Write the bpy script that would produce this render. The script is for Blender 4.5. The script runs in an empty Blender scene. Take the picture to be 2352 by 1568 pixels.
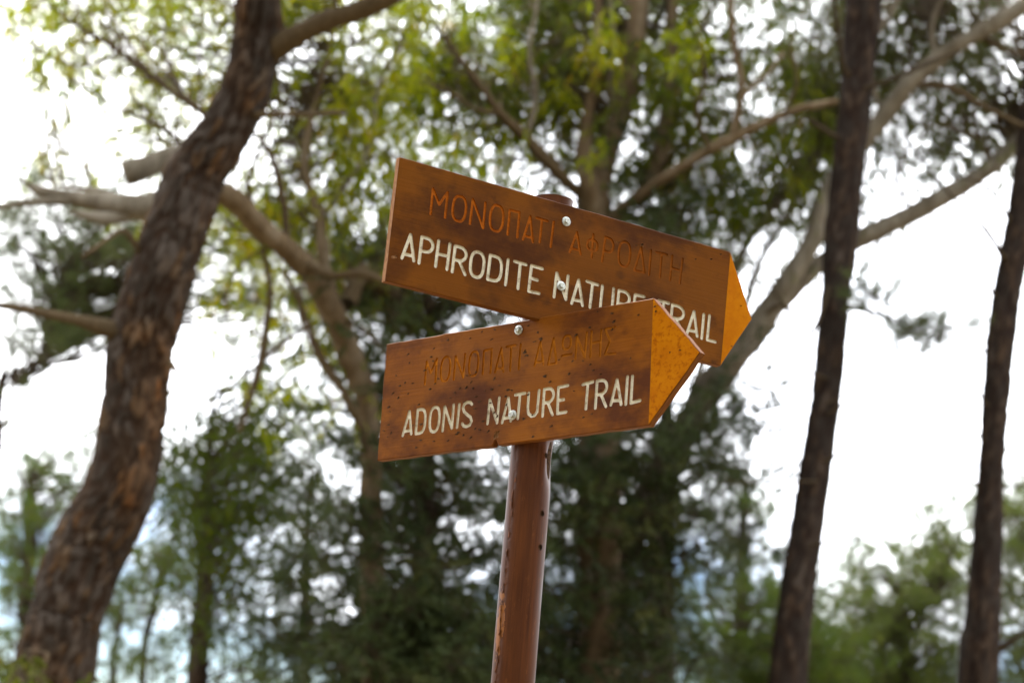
import bpy, math, random
import numpy as np
from mathutils import Matrix, Vector, noise
from mathutils.geometry import delaunay_2d_cdt

sc = bpy.context.scene
COL = sc.collection
rng = np.random.default_rng(7)
random.seed(7)
R = math.radians

# ------------------------------------------------------------------ camera
CAM_H = 1.6
CAM = np.array([0.0, 0.0, CAM_H])
F_PX = 4608.778                       # focal length in pixels of a 2352 px wide picture
FW = np.array([0.0, 0.96708, 0.254471])
RT = np.array([0.996651, -0.020807, 0.079075])
UP = np.array([-0.081767, -0.253619, 0.963842])
cd = bpy.data.cameras.new('camera')
cam = bpy.data.objects.new('camera', cd); COL.objects.link(cam)
cam.matrix_world = Matrix(((RT[0], UP[0], -FW[0], CAM[0]), (RT[1], UP[1], -FW[1], CAM[1]),
                           (RT[2], UP[2], -FW[2], CAM[2]), (0, 0, 0, 1)))
cd.sensor_fit = 'HORIZONTAL'; cd.sensor_width = 22.3
cd.lens = 22.3 * F_PX / 2352
cd.clip_start = 0.1; cd.clip_end = 5000
cd.dof.use_dof = True
cd.dof.focus_distance = 2.80
cd.dof.aperture_fstop = 3.35
cd.dof.aperture_blades = 0
sc.camera = cam

# ------------------------------------------------------------------ sky, sun, exposure
SUN_EL, SUN_AZ = 52.0, -38.0          # azimuth from the view direction (+y), negative = left
EXPOSURE = 0.0
w = bpy.data.worlds.new('World'); sc.world = w; w.use_nodes = True
wn, wl = w.node_tree.nodes, w.node_tree.links
wn.clear()
def N(nodes, t, **kw):
    n = nodes.new(t)
    for k, v in kw.items(): setattr(n, k, v)
    return n
wout = N(wn, 'ShaderNodeOutputWorld'); bg = N(wn, 'ShaderNodeBackground'); bg.inputs['Strength'].default_value = 0.12
sky = N(wn, 'ShaderNodeTexSky', sky_type='NISHITA'); sky.sun_disc = False
sky.sun_elevation = R(SUN_EL); sky.sun_rotation = R(SUN_AZ); sky.air_density = 1.0; sky.dust_density = 0.6; sky.ozone_density = 2.0
tc = N(wn, 'ShaderNodeTexCoord'); sep = N(wn, 'ShaderNodeSeparateXYZ')
nz = N(wn, 'ShaderNodeTexNoise'); nz.inputs['Scale'].default_value = 7.0; nz.inputs['Detail'].default_value = 5.0
mpz = N(wn, 'ShaderNodeMapping'); mpz.inputs['Scale'].default_value = (1, 1, 2.2)
ma = N(wn, 'ShaderNodeMath', operation='MULTIPLY_ADD'); ma.inputs[1].default_value = 0.26
mr = N(wn, 'ShaderNodeMapRange', interpolation_type='SMOOTHSTEP')
mr.inputs['From Min'].default_value = 0.232; mr.inputs['From Max'].default_value = 0.305
sub = N(wn, 'ShaderNodeMath', operation='ABSOLUTE')
wl.new(tc.outputs['Generated'], sep.inputs[0]); wl.new(tc.outputs['Generated'], mpz.inputs[0]); wl.new(mpz.outputs[0], nz.inputs['Vector'])
wl.new(sep.outputs['Z'], sub.inputs[0])
wl.new(nz.outputs['Fac'], ma.inputs[0]); wl.new(sub.outputs[0], ma.inputs[2]); wl.new(ma.outputs[0], mr.inputs['Value'])
nz2 = N(wn, 'ShaderNodeTexNoise'); nz2.inputs['Scale'].default_value = 2.6; nz2.inputs['Detail'].default_value = 4.0
cr = N(wn, 'ShaderNodeValToRGB'); wl.new(tc.outputs['Generated'], nz2.inputs['Vector']); wl.new(nz2.outputs['Fac'], cr.inputs[0])
CLOUD = 46.0
cr.color_ramp.elements[0].position = 0.3; cr.color_ramp.elements[0].color = (CLOUD*.80, CLOUD*.83, CLOUD*.90, 1)
cr.color_ramp.elements[1].position = 0.7; cr.color_ramp.elements[1].color = (CLOUD*1.05, CLOUD*1.05, CLOUD*1.06, 1)
hs = N(wn, 'ShaderNodeHueSaturation'); hs.inputs['Hue'].default_value = 0.515; hs.inputs['Saturation'].default_value = 1.15; hs.inputs['Value'].default_value = 1.7
wl.new(sky.outputs[0], hs.inputs['Color'])
mx = N(wn, 'ShaderNodeMix', data_type='RGBA')
wl.new(mr.outputs[0], mx.inputs['Factor']); wl.new(hs.outputs[0], mx.inputs['A']); wl.new(cr.outputs[0], mx.inputs['B'])
wl.new(mx.outputs['Result'], bg.inputs['Color']); wl.new(bg.outputs[0], wout.inputs[0])

sl = bpy.data.lights.new('sun', 'SUN'); sl.energy = 4.0; sl.angle = R(2.5); sl.color = (1.0, 0.95, 0.86)
so = bpy.data.objects.new('sun', sl); COL.objects.link(so)
sd = Vector((math.sin(R(SUN_AZ))*math.cos(R(SUN_EL)), math.cos(R(SUN_AZ))*math.cos(R(SUN_EL)), math.sin(R(SUN_EL))))
so.rotation_euler = sd.to_track_quat('Z', 'Y').to_euler(); so.location = (0, 0, 30)
vs = sc.view_settings; vs.view_transform = 'Standard'; vs.look = 'None'; vs.exposure = EXPOSURE; vs.gamma = 1.0
sc.cycles.max_bounces = 8; sc.cycles.transparent_max_bounces = 4; sc.cycles.use_denoising = True
sc.cycles.sample_clamp_indirect = 6.0

# ------------------------------------------------------------------ helpers
def at(px, py, d):
    """the point at depth d metres seen at (px, py) of the photograph measured at 2352 px width"""
    v = FW + RT*(px-1176)/F_PX - UP*(py-784)/F_PX
    return CAM + v*d
def ground_at(px, d):
    a, b = at(px, 0, d), at(px, 1000, d)
    t = a[2]/(a[2]-b[2])
    g = a+(b-a)*t; g[2] = -0.05
    return g
def px_of(P):
    q = P-CAM; z = q@FW
    return 1176+F_PX*(q@RT)/z, 784-F_PX*(q@UP)/z
def tag(o, label=None, cat=None, group=None, kind=None):
    if label: o['label'] = label
    if cat: o['category'] = cat
    if group: o['group'] = group
    if kind: o['kind'] = kind
    return o
def empty(name, loc):
    o = bpy.data.objects.new(name, None); COL.objects.link(o); o.location = loc; o.empty_display_size = .2
    return o
def mesh_obj(name, V, Fc, mat, parent=None, smooth=False, attrs=None, uv=None, loc=None):
    """V and faces in the parent's frame (an Empty with no rotation) or in the world"""
    me = bpy.data.meshes.new(name)
    V = np.asarray(V, dtype=np.float64)
    if isinstance(Fc, np.ndarray):
        n, k = Fc.shape
        me.vertices.add(len(V)); me.vertices.foreach_set('co', V.ravel().astype(np.float32))
        me.loops.add(n*k); me.loops.foreach_set('vertex_index', Fc.ravel().astype(np.int32))
        me.polygons.add(n); me.polygons.foreach_set('loop_start', np.arange(0, n*k, k, dtype=np.int32))
        me.update(calc_edges=True); me.validate()
    else:
        me.from_pydata(V.tolist(), [], Fc); me.update()
    if smooth: me.polygons.foreach_set('use_smooth', np.ones(len(me.polygons), dtype=bool))
    for k, arr in (attrs or {}).items():
        a = me.attributes.new(k, 'FLOAT', 'POINT'); a.data.foreach_set('value', np.asarray(arr, dtype=np.float32))
    if uv is not None:
        ul = me.uv_layers.new(name='UVMap')
        li = np.empty(len(me.loops), dtype=np.int32); me.loops.foreach_get('vertex_index', li)
        ul.data.foreach_set('uv', np.asarray(uv, dtype=np.float32)[li].ravel())
    me.materials.append(mat)
    o = bpy.data.objects.new(name, me); COL.objects.link(o)
    if parent is not None: o.parent = parent
    return o

# ------------------------------------------------------------------ materials
def mat(name):
    m = bpy.data.materials.new(name); m.use_nodes = True
    nt = m.node_tree; b = nt.nodes['Principled BSDF']
    return m, nt.nodes, nt.links, b
def ramp(nodes, links, fac, stops, interp='LINEAR'):
    r = nodes.new('ShaderNodeValToRGB'); e = r.color_ramp.elements; r.color_ramp.interpolation = interp
    e[0].position, e[0].color = stops[0][0], (*stops[0][1], 1)
    e[1].position, e[1].color = stops[-1][0], (*stops[-1][1], 1)
    for p, c in stops[1:-1]:
        x = e.new(p); x.color = (*c, 1)
    links.new(fac, r.inputs[0]); return r.outputs[0]
def tex_noise(nodes, links, vec, scale, detail=4, rough=.55, mapping=None):
    if mapping:
        mp = nodes.new('ShaderNodeMapping'); mp.inputs['Scale'].default_value = mapping; links.new(vec, mp.inputs[0]); vec = mp.outputs[0]
    t = nodes.new('ShaderNodeTexNoise'); t.inputs['Scale'].default_value = scale; t.inputs['Detail'].default_value = detail
    t.inputs['Roughness'].default_value = rough; links.new(vec, t.inputs['Vector']); return t.outputs['Fac']
def mixc(nodes, links, fac, a, b, mode='MIX'):
    m = nodes.new('ShaderNodeMix'); m.data_type = 'RGBA'; m.blend_type = mode
    for s, v in (('Factor', fac), ('A', a), ('B', b)):
        if isinstance(v, (int, float)): m.inputs[s].default_value = v
        elif isinstance(v, tuple): m.inputs[s].default_value = (*v, 1)
        else: links.new(v, m.inputs[s])
    return m.outputs['Result']
def math_(nodes, links, op, a, b=None, c=None):
    m = nodes.new('ShaderNodeMath'); m.operation = op
    for i, v in enumerate((a, b, c)):
        if v is None: continue
        if isinstance(v, (int, float)): m.inputs[i].default_value = v
        else: links.new(v, m.inputs[i])
    return m.outputs[0]
def bump(nodes, links, b, h, strength, dist):
    bm = nodes.new('ShaderNodeBump'); bm.inputs['Strength'].default_value = strength; bm.inputs['Distance'].default_value = dist
    links.new(h, bm.inputs['Height']); links.new(bm.outputs[0], b.inputs['Normal'])

def wood_mat(name, seed, stain_amt, base, dark, light):
    m, n, l, b = mat(name)
    tcn = n.new('ShaderNodeTexCoord'); v = tcn.outputs['Object']
    mp = n.new('ShaderNodeMapping'); mp.inputs['Location'].default_value = (seed, seed*.37, 0); l.new(v, mp.inputs[0]); v = mp.outputs[0]
    grain = tex_noise(n, l, v, 1.0, 6, .65, (9, 330, 60))
    fig = tex_noise(n, l, v, 1.0, 4, .55, (4, 34, 10))
    patch = tex_noise(n, l, v, 1.0, 3, .5, (5.5, 8, 8))
    stain = tex_noise(n, l, v, 1.0, 5, .62, (8, 11, 8))
    blot = tex_noise(n, l, v, 1.0, 4, .55, (21, 27, 20))
    c1 = ramp(n, l, grain, [(.28, tuple(x*.62 for x in base)), (.5, base), (.74, tuple(x*1.3 for x in base))])
    c2 = ramp(n, l, fig, [(.34, tuple(x*.86 for x in base)), (.66, tuple(x*1.12 for x in base))])
    c = mixc(n, l, .55, c1, c2)
    pf = ramp(n, l, patch, [(.40, (0, 0, 0)), (.62, (.75, .75, .75))])
    c = mixc(n, l, pf, c, mixc(n, l, .5, c, light))
    sf = math_(n, l, 'MULTIPLY', ramp(n, l, stain, [(.43, (0, 0, 0)), (.62, (.9, .9, .9))]), stain_amt)
    c = mixc(n, l, sf, c, dark)
    bf = math_(n, l, 'MULTIPLY', ramp(n, l, blot, [(.60, (0, 0, 0)), (.70, (.6, .6, .6))]), stain_amt)
    c = mixc(n, l, bf, c, (dark[0]*.7, dark[1]*.72, dark[2]*1.1))
    l.new(c, b.inputs['Base Color'])
    l.new(ramp(n, l, stain, [(.35, (.36,)*3), (.7, (.6,)*3)]), b.inputs['Roughness'])
    b.inputs['Specular IOR Level'].default_value = 0.045
    bump(n, l, b, math_(n, l, 'ADD', grain, math_(n, l, 'MULTIPLY', blot, .6)), .35, .0012)
    return m
def ply_edge_mat():
    m, n, l, b = mat('plywood_edge')
    tcn = n.new('ShaderNodeTexCoord'); sp = n.new('ShaderNodeSeparateXYZ'); l.new(tcn.outputs['Object'], sp.inputs[0])
    f = math_(n, l, 'FRACT', math_(n, l, 'MULTIPLY', sp.outputs['Z'], 230.0))
    g = tex_noise(n, l, tcn.outputs['Object'], 1.0, 4, .6, (160, 160, 700))
    c = ramp(n, l, f, [(.0, (.20, .075, .022)), (.40, (.36, .17, .07)), (.52, (.12, .045, .015)), (1., (.16, .06, .02))])
    c = mixc(n, l, .6, c, ramp(n, l, g, [(.3, (.09, .035, .012)), (.7, (.40, .22, .11))]), 'MIX')
    l.new(c, b.inputs['Base Color']); b.inputs['Roughness'].default_value = .8; b.inputs['Specular IOR Level'].default_value = .05
    bump(n, l, b, g, .6, .001)
    return m
def edge_brown_mat():
    m, n, l, b = mat('varnished_edge')
    tcn = n.new('ShaderNodeTexCoord')
    g = tex_noise(n, l, tcn.outputs['Object'], 1.0, 4, .6, (60, 60, 400))
    l.new(ramp(n, l, g, [(.3, (.085, .028, .005)), (.7, (.20, .070, .012))]), b.inputs['Base Color']); b.inputs['Roughness'].default_value = .6; b.inputs['Specular IOR Level'].default_value = .1
    bump(n, l, b, g, .5, .001)
    return m
def paint_mat(name, c0, c1, rough, sc_=60, bumpd=.0006):
    m, n, l, b = mat(name)
    tcn = n.new('ShaderNodeTexCoord'); g = tex_noise(n, l, tcn.outputs['Object'], sc_, 5, .6)
    l.new(ramp(n, l, g, [(.35, c0), (.65, c1)]), b.inputs['Base Color']); b.inputs['Roughness'].default_value = rough; b.inputs['Specular IOR Level'].default_value = .06
    g2 = tex_noise(n, l, tcn.outputs['Object'], 420, 3, .6)
    bump(n, l, b, g2, .5, bumpd)
    return m
def groove_mat(name, c0, c1, c2, fade=None, wear=22.):
    m, n, l, b = mat(name)
    tcn = n.new('ShaderNodeTexCoord'); g = tex_noise(n, l, tcn.outputs['Object'], 260, 5, .65); h = tex_noise(n, l, tcn.outputs['Object'], wear, 5, .65)
    c = ramp(n, l, g, [(.33, c0), (.62, c1)])
    hf = ramp(n, l, h, [(.56, (0, 0, 0)), (.70, (.8, .8, .8))])
    c = mixc(n, l, hf, c, c2)
    if fade:
        sp = n.new('ShaderNodeSeparateXYZ'); l.new(tcn.outputs['Object'], sp.inputs[0])
        ff = n.new('ShaderNodeMapRange'); ff.inputs['From Min'].default_value = -.12; ff.inputs['From Max'].default_value = .20; ff.inputs['To Max'].default_value = .68
        l.new(sp.outputs['X'], ff.inputs['Value']); c = mixc(n, l, ff.outputs[0], c, fade)
    l.new(c, b.inputs['Base Color']); b.inputs['Roughness'].default_value = .75; b.inputs['Specular IOR Level'].default_value = .08
    bump(n, l, b, g, .8, .0012)
    return m
M = {}
M['wood_upper'] = wood_mat('varnished_wood_upper', 1.3, .95, (.104, .0320, .0026), (.038, .0115, .0030), (.165, .056, .0042))
M['wood_lower'] = wood_mat('varnished_wood_lower', 4.9, 1.0, (.158, .0490, .0046), (.058, .0172, .0066), (.255, .088, .0086))
M['ply_edge'] = ply_edge_mat(); M['edge'] = edge_brown_mat()
M['cream'] = groove_mat('cream_letter_paint', (.48, .43, .31), (.62, .58, .46), (.20, .125, .06), None, 62.)
M['rust'] = groove_mat('faded_orange_groove', (.22, .054, .0022), (.35, .090, .0035), (.12, .034, .004), (.112, .035, .0032))
M['ochre'] = groove_mat('ochre_groove', (.27, .085, .003), (.42, .140, .005), (.12, .038, .005), (.20, .066, .005))
M['raw'] = groove_mat('broken_raw_wood', (.10, .045, .016), (.34, .18, .08), (.05, .022, .010))
M['splint'] = paint_mat('weathered_splinter', (.010, .006, .004), (.085, .046, .022), .9, 300)

def yellow_mat(name, speck):
    m, n, l, b = mat(name)
    tcn = n.new('ShaderNodeTexCoord'); v = tcn.outputs['Object']
    g = tex_noise(n, l, v, 130, 6, .65); h = tex_noise(n, l, v, 26, 4, .6)
    c = ramp(n, l, h, [(.35, (.33, .100, .0006)), (.65, (.40, .136, .0009))])
    sf = ramp(n, l, g, [(.50, (0, 0, 0)), (.62, (speck,)*3)])
    c = mixc(n, l, sf, c, (.22, .055, .0006))
    l.new(c, b.inputs['Base Color']); b.inputs['Roughness'].default_value = .5; b.inputs['Specular IOR Level'].default_value = .03
    bump(n, l, b, g, .35, .0006)
    return m
M['yellow_upper'] = yellow_mat('yellow_paint_upper', .25)
M['yellow_lower'] = yellow_mat('yellow_paint_lower', .8)

def metal_mat():
    m, n, l, b = mat('zinc_screw')
    tcn = n.new('ShaderNodeTexCoord'); g = tex_noise(n, l, tcn.outputs['Object'], 500, 3, .6)
    l.new(ramp(n, l, g, [(.35, (.36, .38, .35)), (.65, (.62, .63, .58))]), b.inputs['Base Color'])
    b.inputs['Metallic'].default_value = .85; b.inputs['Roughness'].default_value = .42
    return m
M['zinc'] = metal_mat()

def pole_mat():
    m, n, l, b = mat('brown_pole_paint')
    uvn = n.new('ShaderNodeUVMap'); uvn.uv_map = 'UVMap'; v = uvn.outputs[0]
    sp = n.new('ShaderNodeSeparateXYZ'); l.new(v, sp.inputs[0])
    big = tex_noise(n, l, v, 1.0, 4, .55, (40, 12, 1)); fine = tex_noise(n, l, v, 1.0, 4, .6, (420, 300, 1))
    c = ramp(n, l, big, [(.3, (.048, .0142, .0030)), (.7, (.072, .0220, .0046))])
    c = mixc(n, l, .7, c, ramp(n, l, tex_noise(n, l, v, 1.0, 5, .65, (230, 9, 1)), [(.3, (.62, .62, .62)), (.7, (1.5, 1.42, 1.3))]), 'MULTIPLY')
    rf = ramp(n, l, tex_noise(n, l, v, 1.0, 5, .7, (95, 34, 1)), [(.60, (0, 0, 0)), (.72, (.6, .6, .6))]); c = mixc(n, l, rf, c, (.135, .046, .010))
    # speckles of pale dirt
    sf = ramp(n, l, fine, [(.66, (0, 0, 0)), (.76, (.45, .45, .45))]); c = mixc(n, l, sf, c, (.13, .062, .032))
    # peeled paint patch on the left flank (u about -0.0735, z about 1.93)
    dx = math_(n, l, 'MULTIPLY', math_(n, l, 'ADD', sp.outputs[0], .0765), 95.0)
    dz = math_(n, l, 'MULTIPLY', math_(n, l, 'ADD', sp.outputs[1], -1.925), 17.0)
    d2 = math_(n, l, 'ADD', math_(n, l, 'MULTIPLY', dx, dx), math_(n, l, 'MULTIPLY', dz, dz))
    wob = tex_noise(n, l, v, 1.0, 6, .65, (150, 75, 1))
    d2 = math_(n, l, 'ADD', d2, math_(n, l, 'MULTIPLY', math_(n, l, 'ADD', wob, -.5), 3.4))
    pf = ramp(n, l, d2, [(.50, (1, 1, 1)), (.56, (0, 0, 0))])
    c = mixc(n, l, pf, c, (.20, .072, .016))
    # the crack running down the flank
    wob2 = tex_noise(n, l, v, 1.0, 4, .6, (3, 70, 1))
    ln = math_(n, l, 'ABSOLUTE', math_(n, l, 'ADD', math_(n, l, 'ADD', sp.outputs[0], .0718), math_(n, l, 'MULTIPLY', math_(n, l, 'ADD', wob2, -.5), .009)))
    cf = ramp(n, l, ln, [(.0003, (1, 1, 1)), (.0009, (0, 0, 0))]); brk = ramp(n, l, tex_noise(n, l, v, 1.0, 3, .6, (1, 46, 1)), [(.40, (0, 0, 0)), (.50, (1, 1, 1))])
    cf = math_(n, l, 'MULTIPLY', cf, brk)
    c = mixc(n, l, math_(n, l, 'MULTIPLY', cf, .4), c, (.045, .015, .006))
    l.new(c, b.inputs['Base Color'])
    l.new(ramp(n, l, big, [(.3, (.36,)*3), (.7, (.56,)*3)]), b.inputs['Roughness']); b.inputs['Specular IOR Level'].default_value = .11
    seam = math_(n, l, 'ABSOLUTE', math_(n, l, 'ADD', sp.outputs[0], .0393)); sh = ramp(n, l, seam, [(0, (1, 1, 1)), (.0016, (0, 0, 0))])
    h = math_(n, l, 'ADD', math_(n, l, 'MULTIPLY', fine, .25), math_(n, l, 'SUBTRACT', math_(n, l, 'MULTIPLY', sh, .8), math_(n, l, 'ADD', pf, cf)))
    bump(n, l, b, h, .5, .0008)
    return m
M['pole'] = pole_mat()

def bark_mat(name, plates, grooves, warm=None):
    """plates: ramp over the random value of each plate; grooves: inner bark between them"""
    m, n, l, b = mat(name)
    a = n.new('ShaderNodeAttribute'); a.attribute_name = 'plate'; g = n.new('ShaderNodeAttribute'); g.attribute_name = 'groove'
    tcn = n.new('ShaderNodeTexCoord'); f = tex_noise(n, l, tcn.outputs['Object'], 1.0, 5, .65, (55, 55, 22))
    c = ramp(n, l, a.outputs['Fac'], plates)
    c = mixc(n, l, .45, c, ramp(n, l, f, [(.3, (.35,)*3), (.7, (1.5,)*3)]), 'MULTIPLY')
    if warm:
        wf = ramp(n, l, tex_noise(n, l, tcn.outputs['Object'], 1.0, 3, .55, (3.2, 3.2, 1.1)), [(.50, (0, 0, 0)), (.66, (.75, .75, .75))])
        c = mixc(n, l, wf, c, mixc(n, l, 1.0, c, warm, 'MULTIPLY'))
    c = mixc(n, l, g.outputs['Fac'], c, grooves)
    l.new(c, b.inputs['Base Color']); b.inputs['Roughness'].default_value = .95; b.inputs['Specular IOR Level'].default_value = .05
    bump(n, l, b, f, .7, .012)
    return m
def smooth_bark_mat(name, stops, streak):
    m, n, l, b = mat(name)
    tcn = n.new('ShaderNodeTexCoord'); v = tcn.outputs['Object']
    f = tex_noise(n, l, v, 1.0, 5, .6, (9, 9, 2.2)); g = tex_noise(n, l, v, 1.0, 4, .6, (45, 45, 8))
    c = ramp(n, l, f, stops); c = mixc(n, l, .4, c, ramp(n, l, g, [(.3, streak), (.7, tuple(x*3 for x in streak))]), 'MIX')
    l.new(c, b.inputs['Base Color']); b.inputs['Roughness'].default_value = .85; b.inputs['Specular IOR Level'].default_value = .08
    bump(n, l, b, g, .5, .01)
    return m
M['pine_bark'] = bark_mat('pine_bark', [(0, (.020, .016, .012)), (.40, (.034, .027, .021)), (.72, (.056, .046, .038)), (.86, (.052, .033, .018)), (.95, (.068, .038, .018)), (1, (.074, .060, .044))], (.020, .011, .006), (1.9, 1.28, .75))
M['pine_bark_grey'] = bark_mat('dark_pine_bark', [(0, (.018, .0145, .012)), (.5, (.030, .024, .020)), (.85, (.044, .029, .019)), (1, (.052, .043, .036))], (.014, .009, .007))
M['euc_bark'] = smooth_bark_mat('smooth_grey_bark', [(.30, (0.0506, 0.0347, 0.0182)), (.48, (0.0893, 0.0664, 0.0395)), (.60, (0.1607, 0.1328, 0.0936)), (.70, (0.0833, 0.0491, 0.0212))], (0.0506, 0.0335, 0.0172))
M['euc_pale'] = smooth_bark_mat('pale_sunlit_bark', [(.30, (0.0640, 0.0538, 0.0384)), (.48, (0.1216, 0.1050, 0.0794)), (.62, (0.2112, 0.1894, 0.1536)), (.72, (0.1024, 0.0768, 0.0486))], (0.0614, 0.0512, 0.0358))  # sunlit copy of the grey bark for the crossing limbs; own pale tone elsewhere
M['twig'] = smooth_bark_mat('twig_bark', [(.3, (0.0392, 0.0282, 0.0143)), (.7, (0.0728, 0.0532, 0.0286))], (0.0364, 0.0250, 0.0133))
M['dark_twig'] = smooth_bark_mat('dark_twig_bark', [(.3, (0.0224, 0.0163, 0.0095)), (.7, (0.0420, 0.0299, 0.0171))], (0.0224, 0.0163, 0.0095))

def leaf_mat(name, stops, trans=.42, rough=.5):
    m, n, l, b = mat(name)
    a = n.new('ShaderNodeAttribute'); a.attribute_name = 'tint'
    c = ramp(n, l, a.outputs['Fac'], stops)
    l.new(c, b.inputs['Base Color']); b.inputs['Roughness'].default_value = rough; b.inputs['Specular IOR Level'].default_value = .08
    t = n.new('ShaderNodeBsdfTranslucent'); hsn = n.new('ShaderNodeHueSaturation'); hsn.inputs['Saturation'].default_value = 1.15; hsn.inputs['Value'].default_value = 1.5
    l.new(c, hsn.inputs['Color']); l.new(hsn.outputs[0], t.inputs['Color'])
    mx_ = n.new('ShaderNodeMixShader'); mx_.inputs[0].default_value = trans
    l.new(b.outputs[0], mx_.inputs[1]); l.new(t.outputs[0], mx_.inputs[2]); l.new(mx_.outputs[0], n['Material Output'].inputs[0])
    return m
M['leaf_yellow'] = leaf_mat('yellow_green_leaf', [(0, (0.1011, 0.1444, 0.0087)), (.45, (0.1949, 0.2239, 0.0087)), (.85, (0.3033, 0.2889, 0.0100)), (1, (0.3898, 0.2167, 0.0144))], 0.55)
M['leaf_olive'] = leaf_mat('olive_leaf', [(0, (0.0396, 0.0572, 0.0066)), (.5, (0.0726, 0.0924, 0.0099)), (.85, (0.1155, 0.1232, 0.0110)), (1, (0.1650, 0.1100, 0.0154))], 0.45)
M['leaf_grey'] = leaf_mat('grey_green_leaf', [(0, (0.0462, 0.0572, 0.0143)), (.6, (0.0770, 0.0880, 0.0220)), (1, (0.1155, 0.1100, 0.0286))], 0.42)
M['needle'] = leaf_mat('pine_needle', [(0, (.034, .055, .010)), (.6, (.058, .082, .014)), (1, (.085, .10, .018))], 0.35)
M['needle_grey'] = leaf_mat('grey_pine_needle', [(0, (.042, .058, .020)), (.6, (.066, .082, .028)), (1, (.085, .092, .034))], 0.35)
M['needle_bright'] = leaf_mat('bright_pine_needle', [(0, (.050, .068, .018)), (.6, (.082, .104, .028)), (1, (.115, .125, .036))], .42)
M['cypress'] = leaf_mat('dark_cypress', [(0, (0.0205, 0.0308, 0.0103)), (.7, (0.0375, 0.0513, 0.0154)), (1, (0.0684, 0.0718, 0.0205))], 0.2)
M['leaf_mid'] = leaf_mat('mid_green_leaf', [(0, (0.0276, 0.0460, 0.0069)), (.6, (0.0575, 0.0805, 0.0103)), (1, (0.0978, 0.1092, 0.0149))], 0.42)
M['shrub'] = leaf_mat('shrub_leaf', [(0, (.032, .042, .007)), (.6, (.062, .072, .011)), (1, (.11, .105, .016))], .42)

# ------------------------------------------------------------------ ground
def ground_mat():
    m, n, l, b = mat('forest_floor')
    tcn = n.new('ShaderNodeTexCoord'); a = tex_noise(n, l, tcn.outputs['Object'], .35, 6, .6); f = tex_noise(n, l, tcn.outputs['Object'], 14, 6, .65)
    c = mixc(n, l, .5, ramp(n, l, a, [(.35, (.22, .15, .085)), (.6, (.15, .13, .05))]), ramp(n, l, f, [(.3, (.10, .065, .036)), (.7, (.34, .25, .15))]))
    l.new(c, b.inputs['Base Color']); b.inputs['Roughness'].default_value = .95; bump(n, l, b, f, .8, .03)
    return m
gx = np.concatenate([-np.geomspace(1500, 30, 10), np.linspace(-28, 28, 57), np.geomspace(30, 1500, 10)])
GX, GY = np.meshgrid(gx, gx+10, indexing='ij')
GZ = np.array([noise.noise(Vector((x*.12, y*.12, 3.1)))*.25+noise.noise(Vector((x*.7, y*.7, 1.1)))*.03 if abs(x) < 40 and abs(y) < 60 else 0 for x, y in zip(GX.ravel(), GY.ravel())])
rr_ = np.hypot(GX.ravel(), GY.ravel()); GZ = GZ*np.clip((rr_-1.5)/6, 0, 1)
k = len(gx); ii = np.arange(k*k).reshape(k, k)
Fq = np.stack([ii[:-1, :-1].ravel(), ii[1:, :-1].ravel(), ii[1:, 1:].ravel(), ii[:-1, 1:].ravel()], 1)
g = mesh_obj('ground', np.stack([GX.ravel(), GY.ravel(), GZ], 1), Fq, ground_mat(), smooth=True)
tag(g, 'bare forest floor of dry soil and needle litter', kind='structure')

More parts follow.
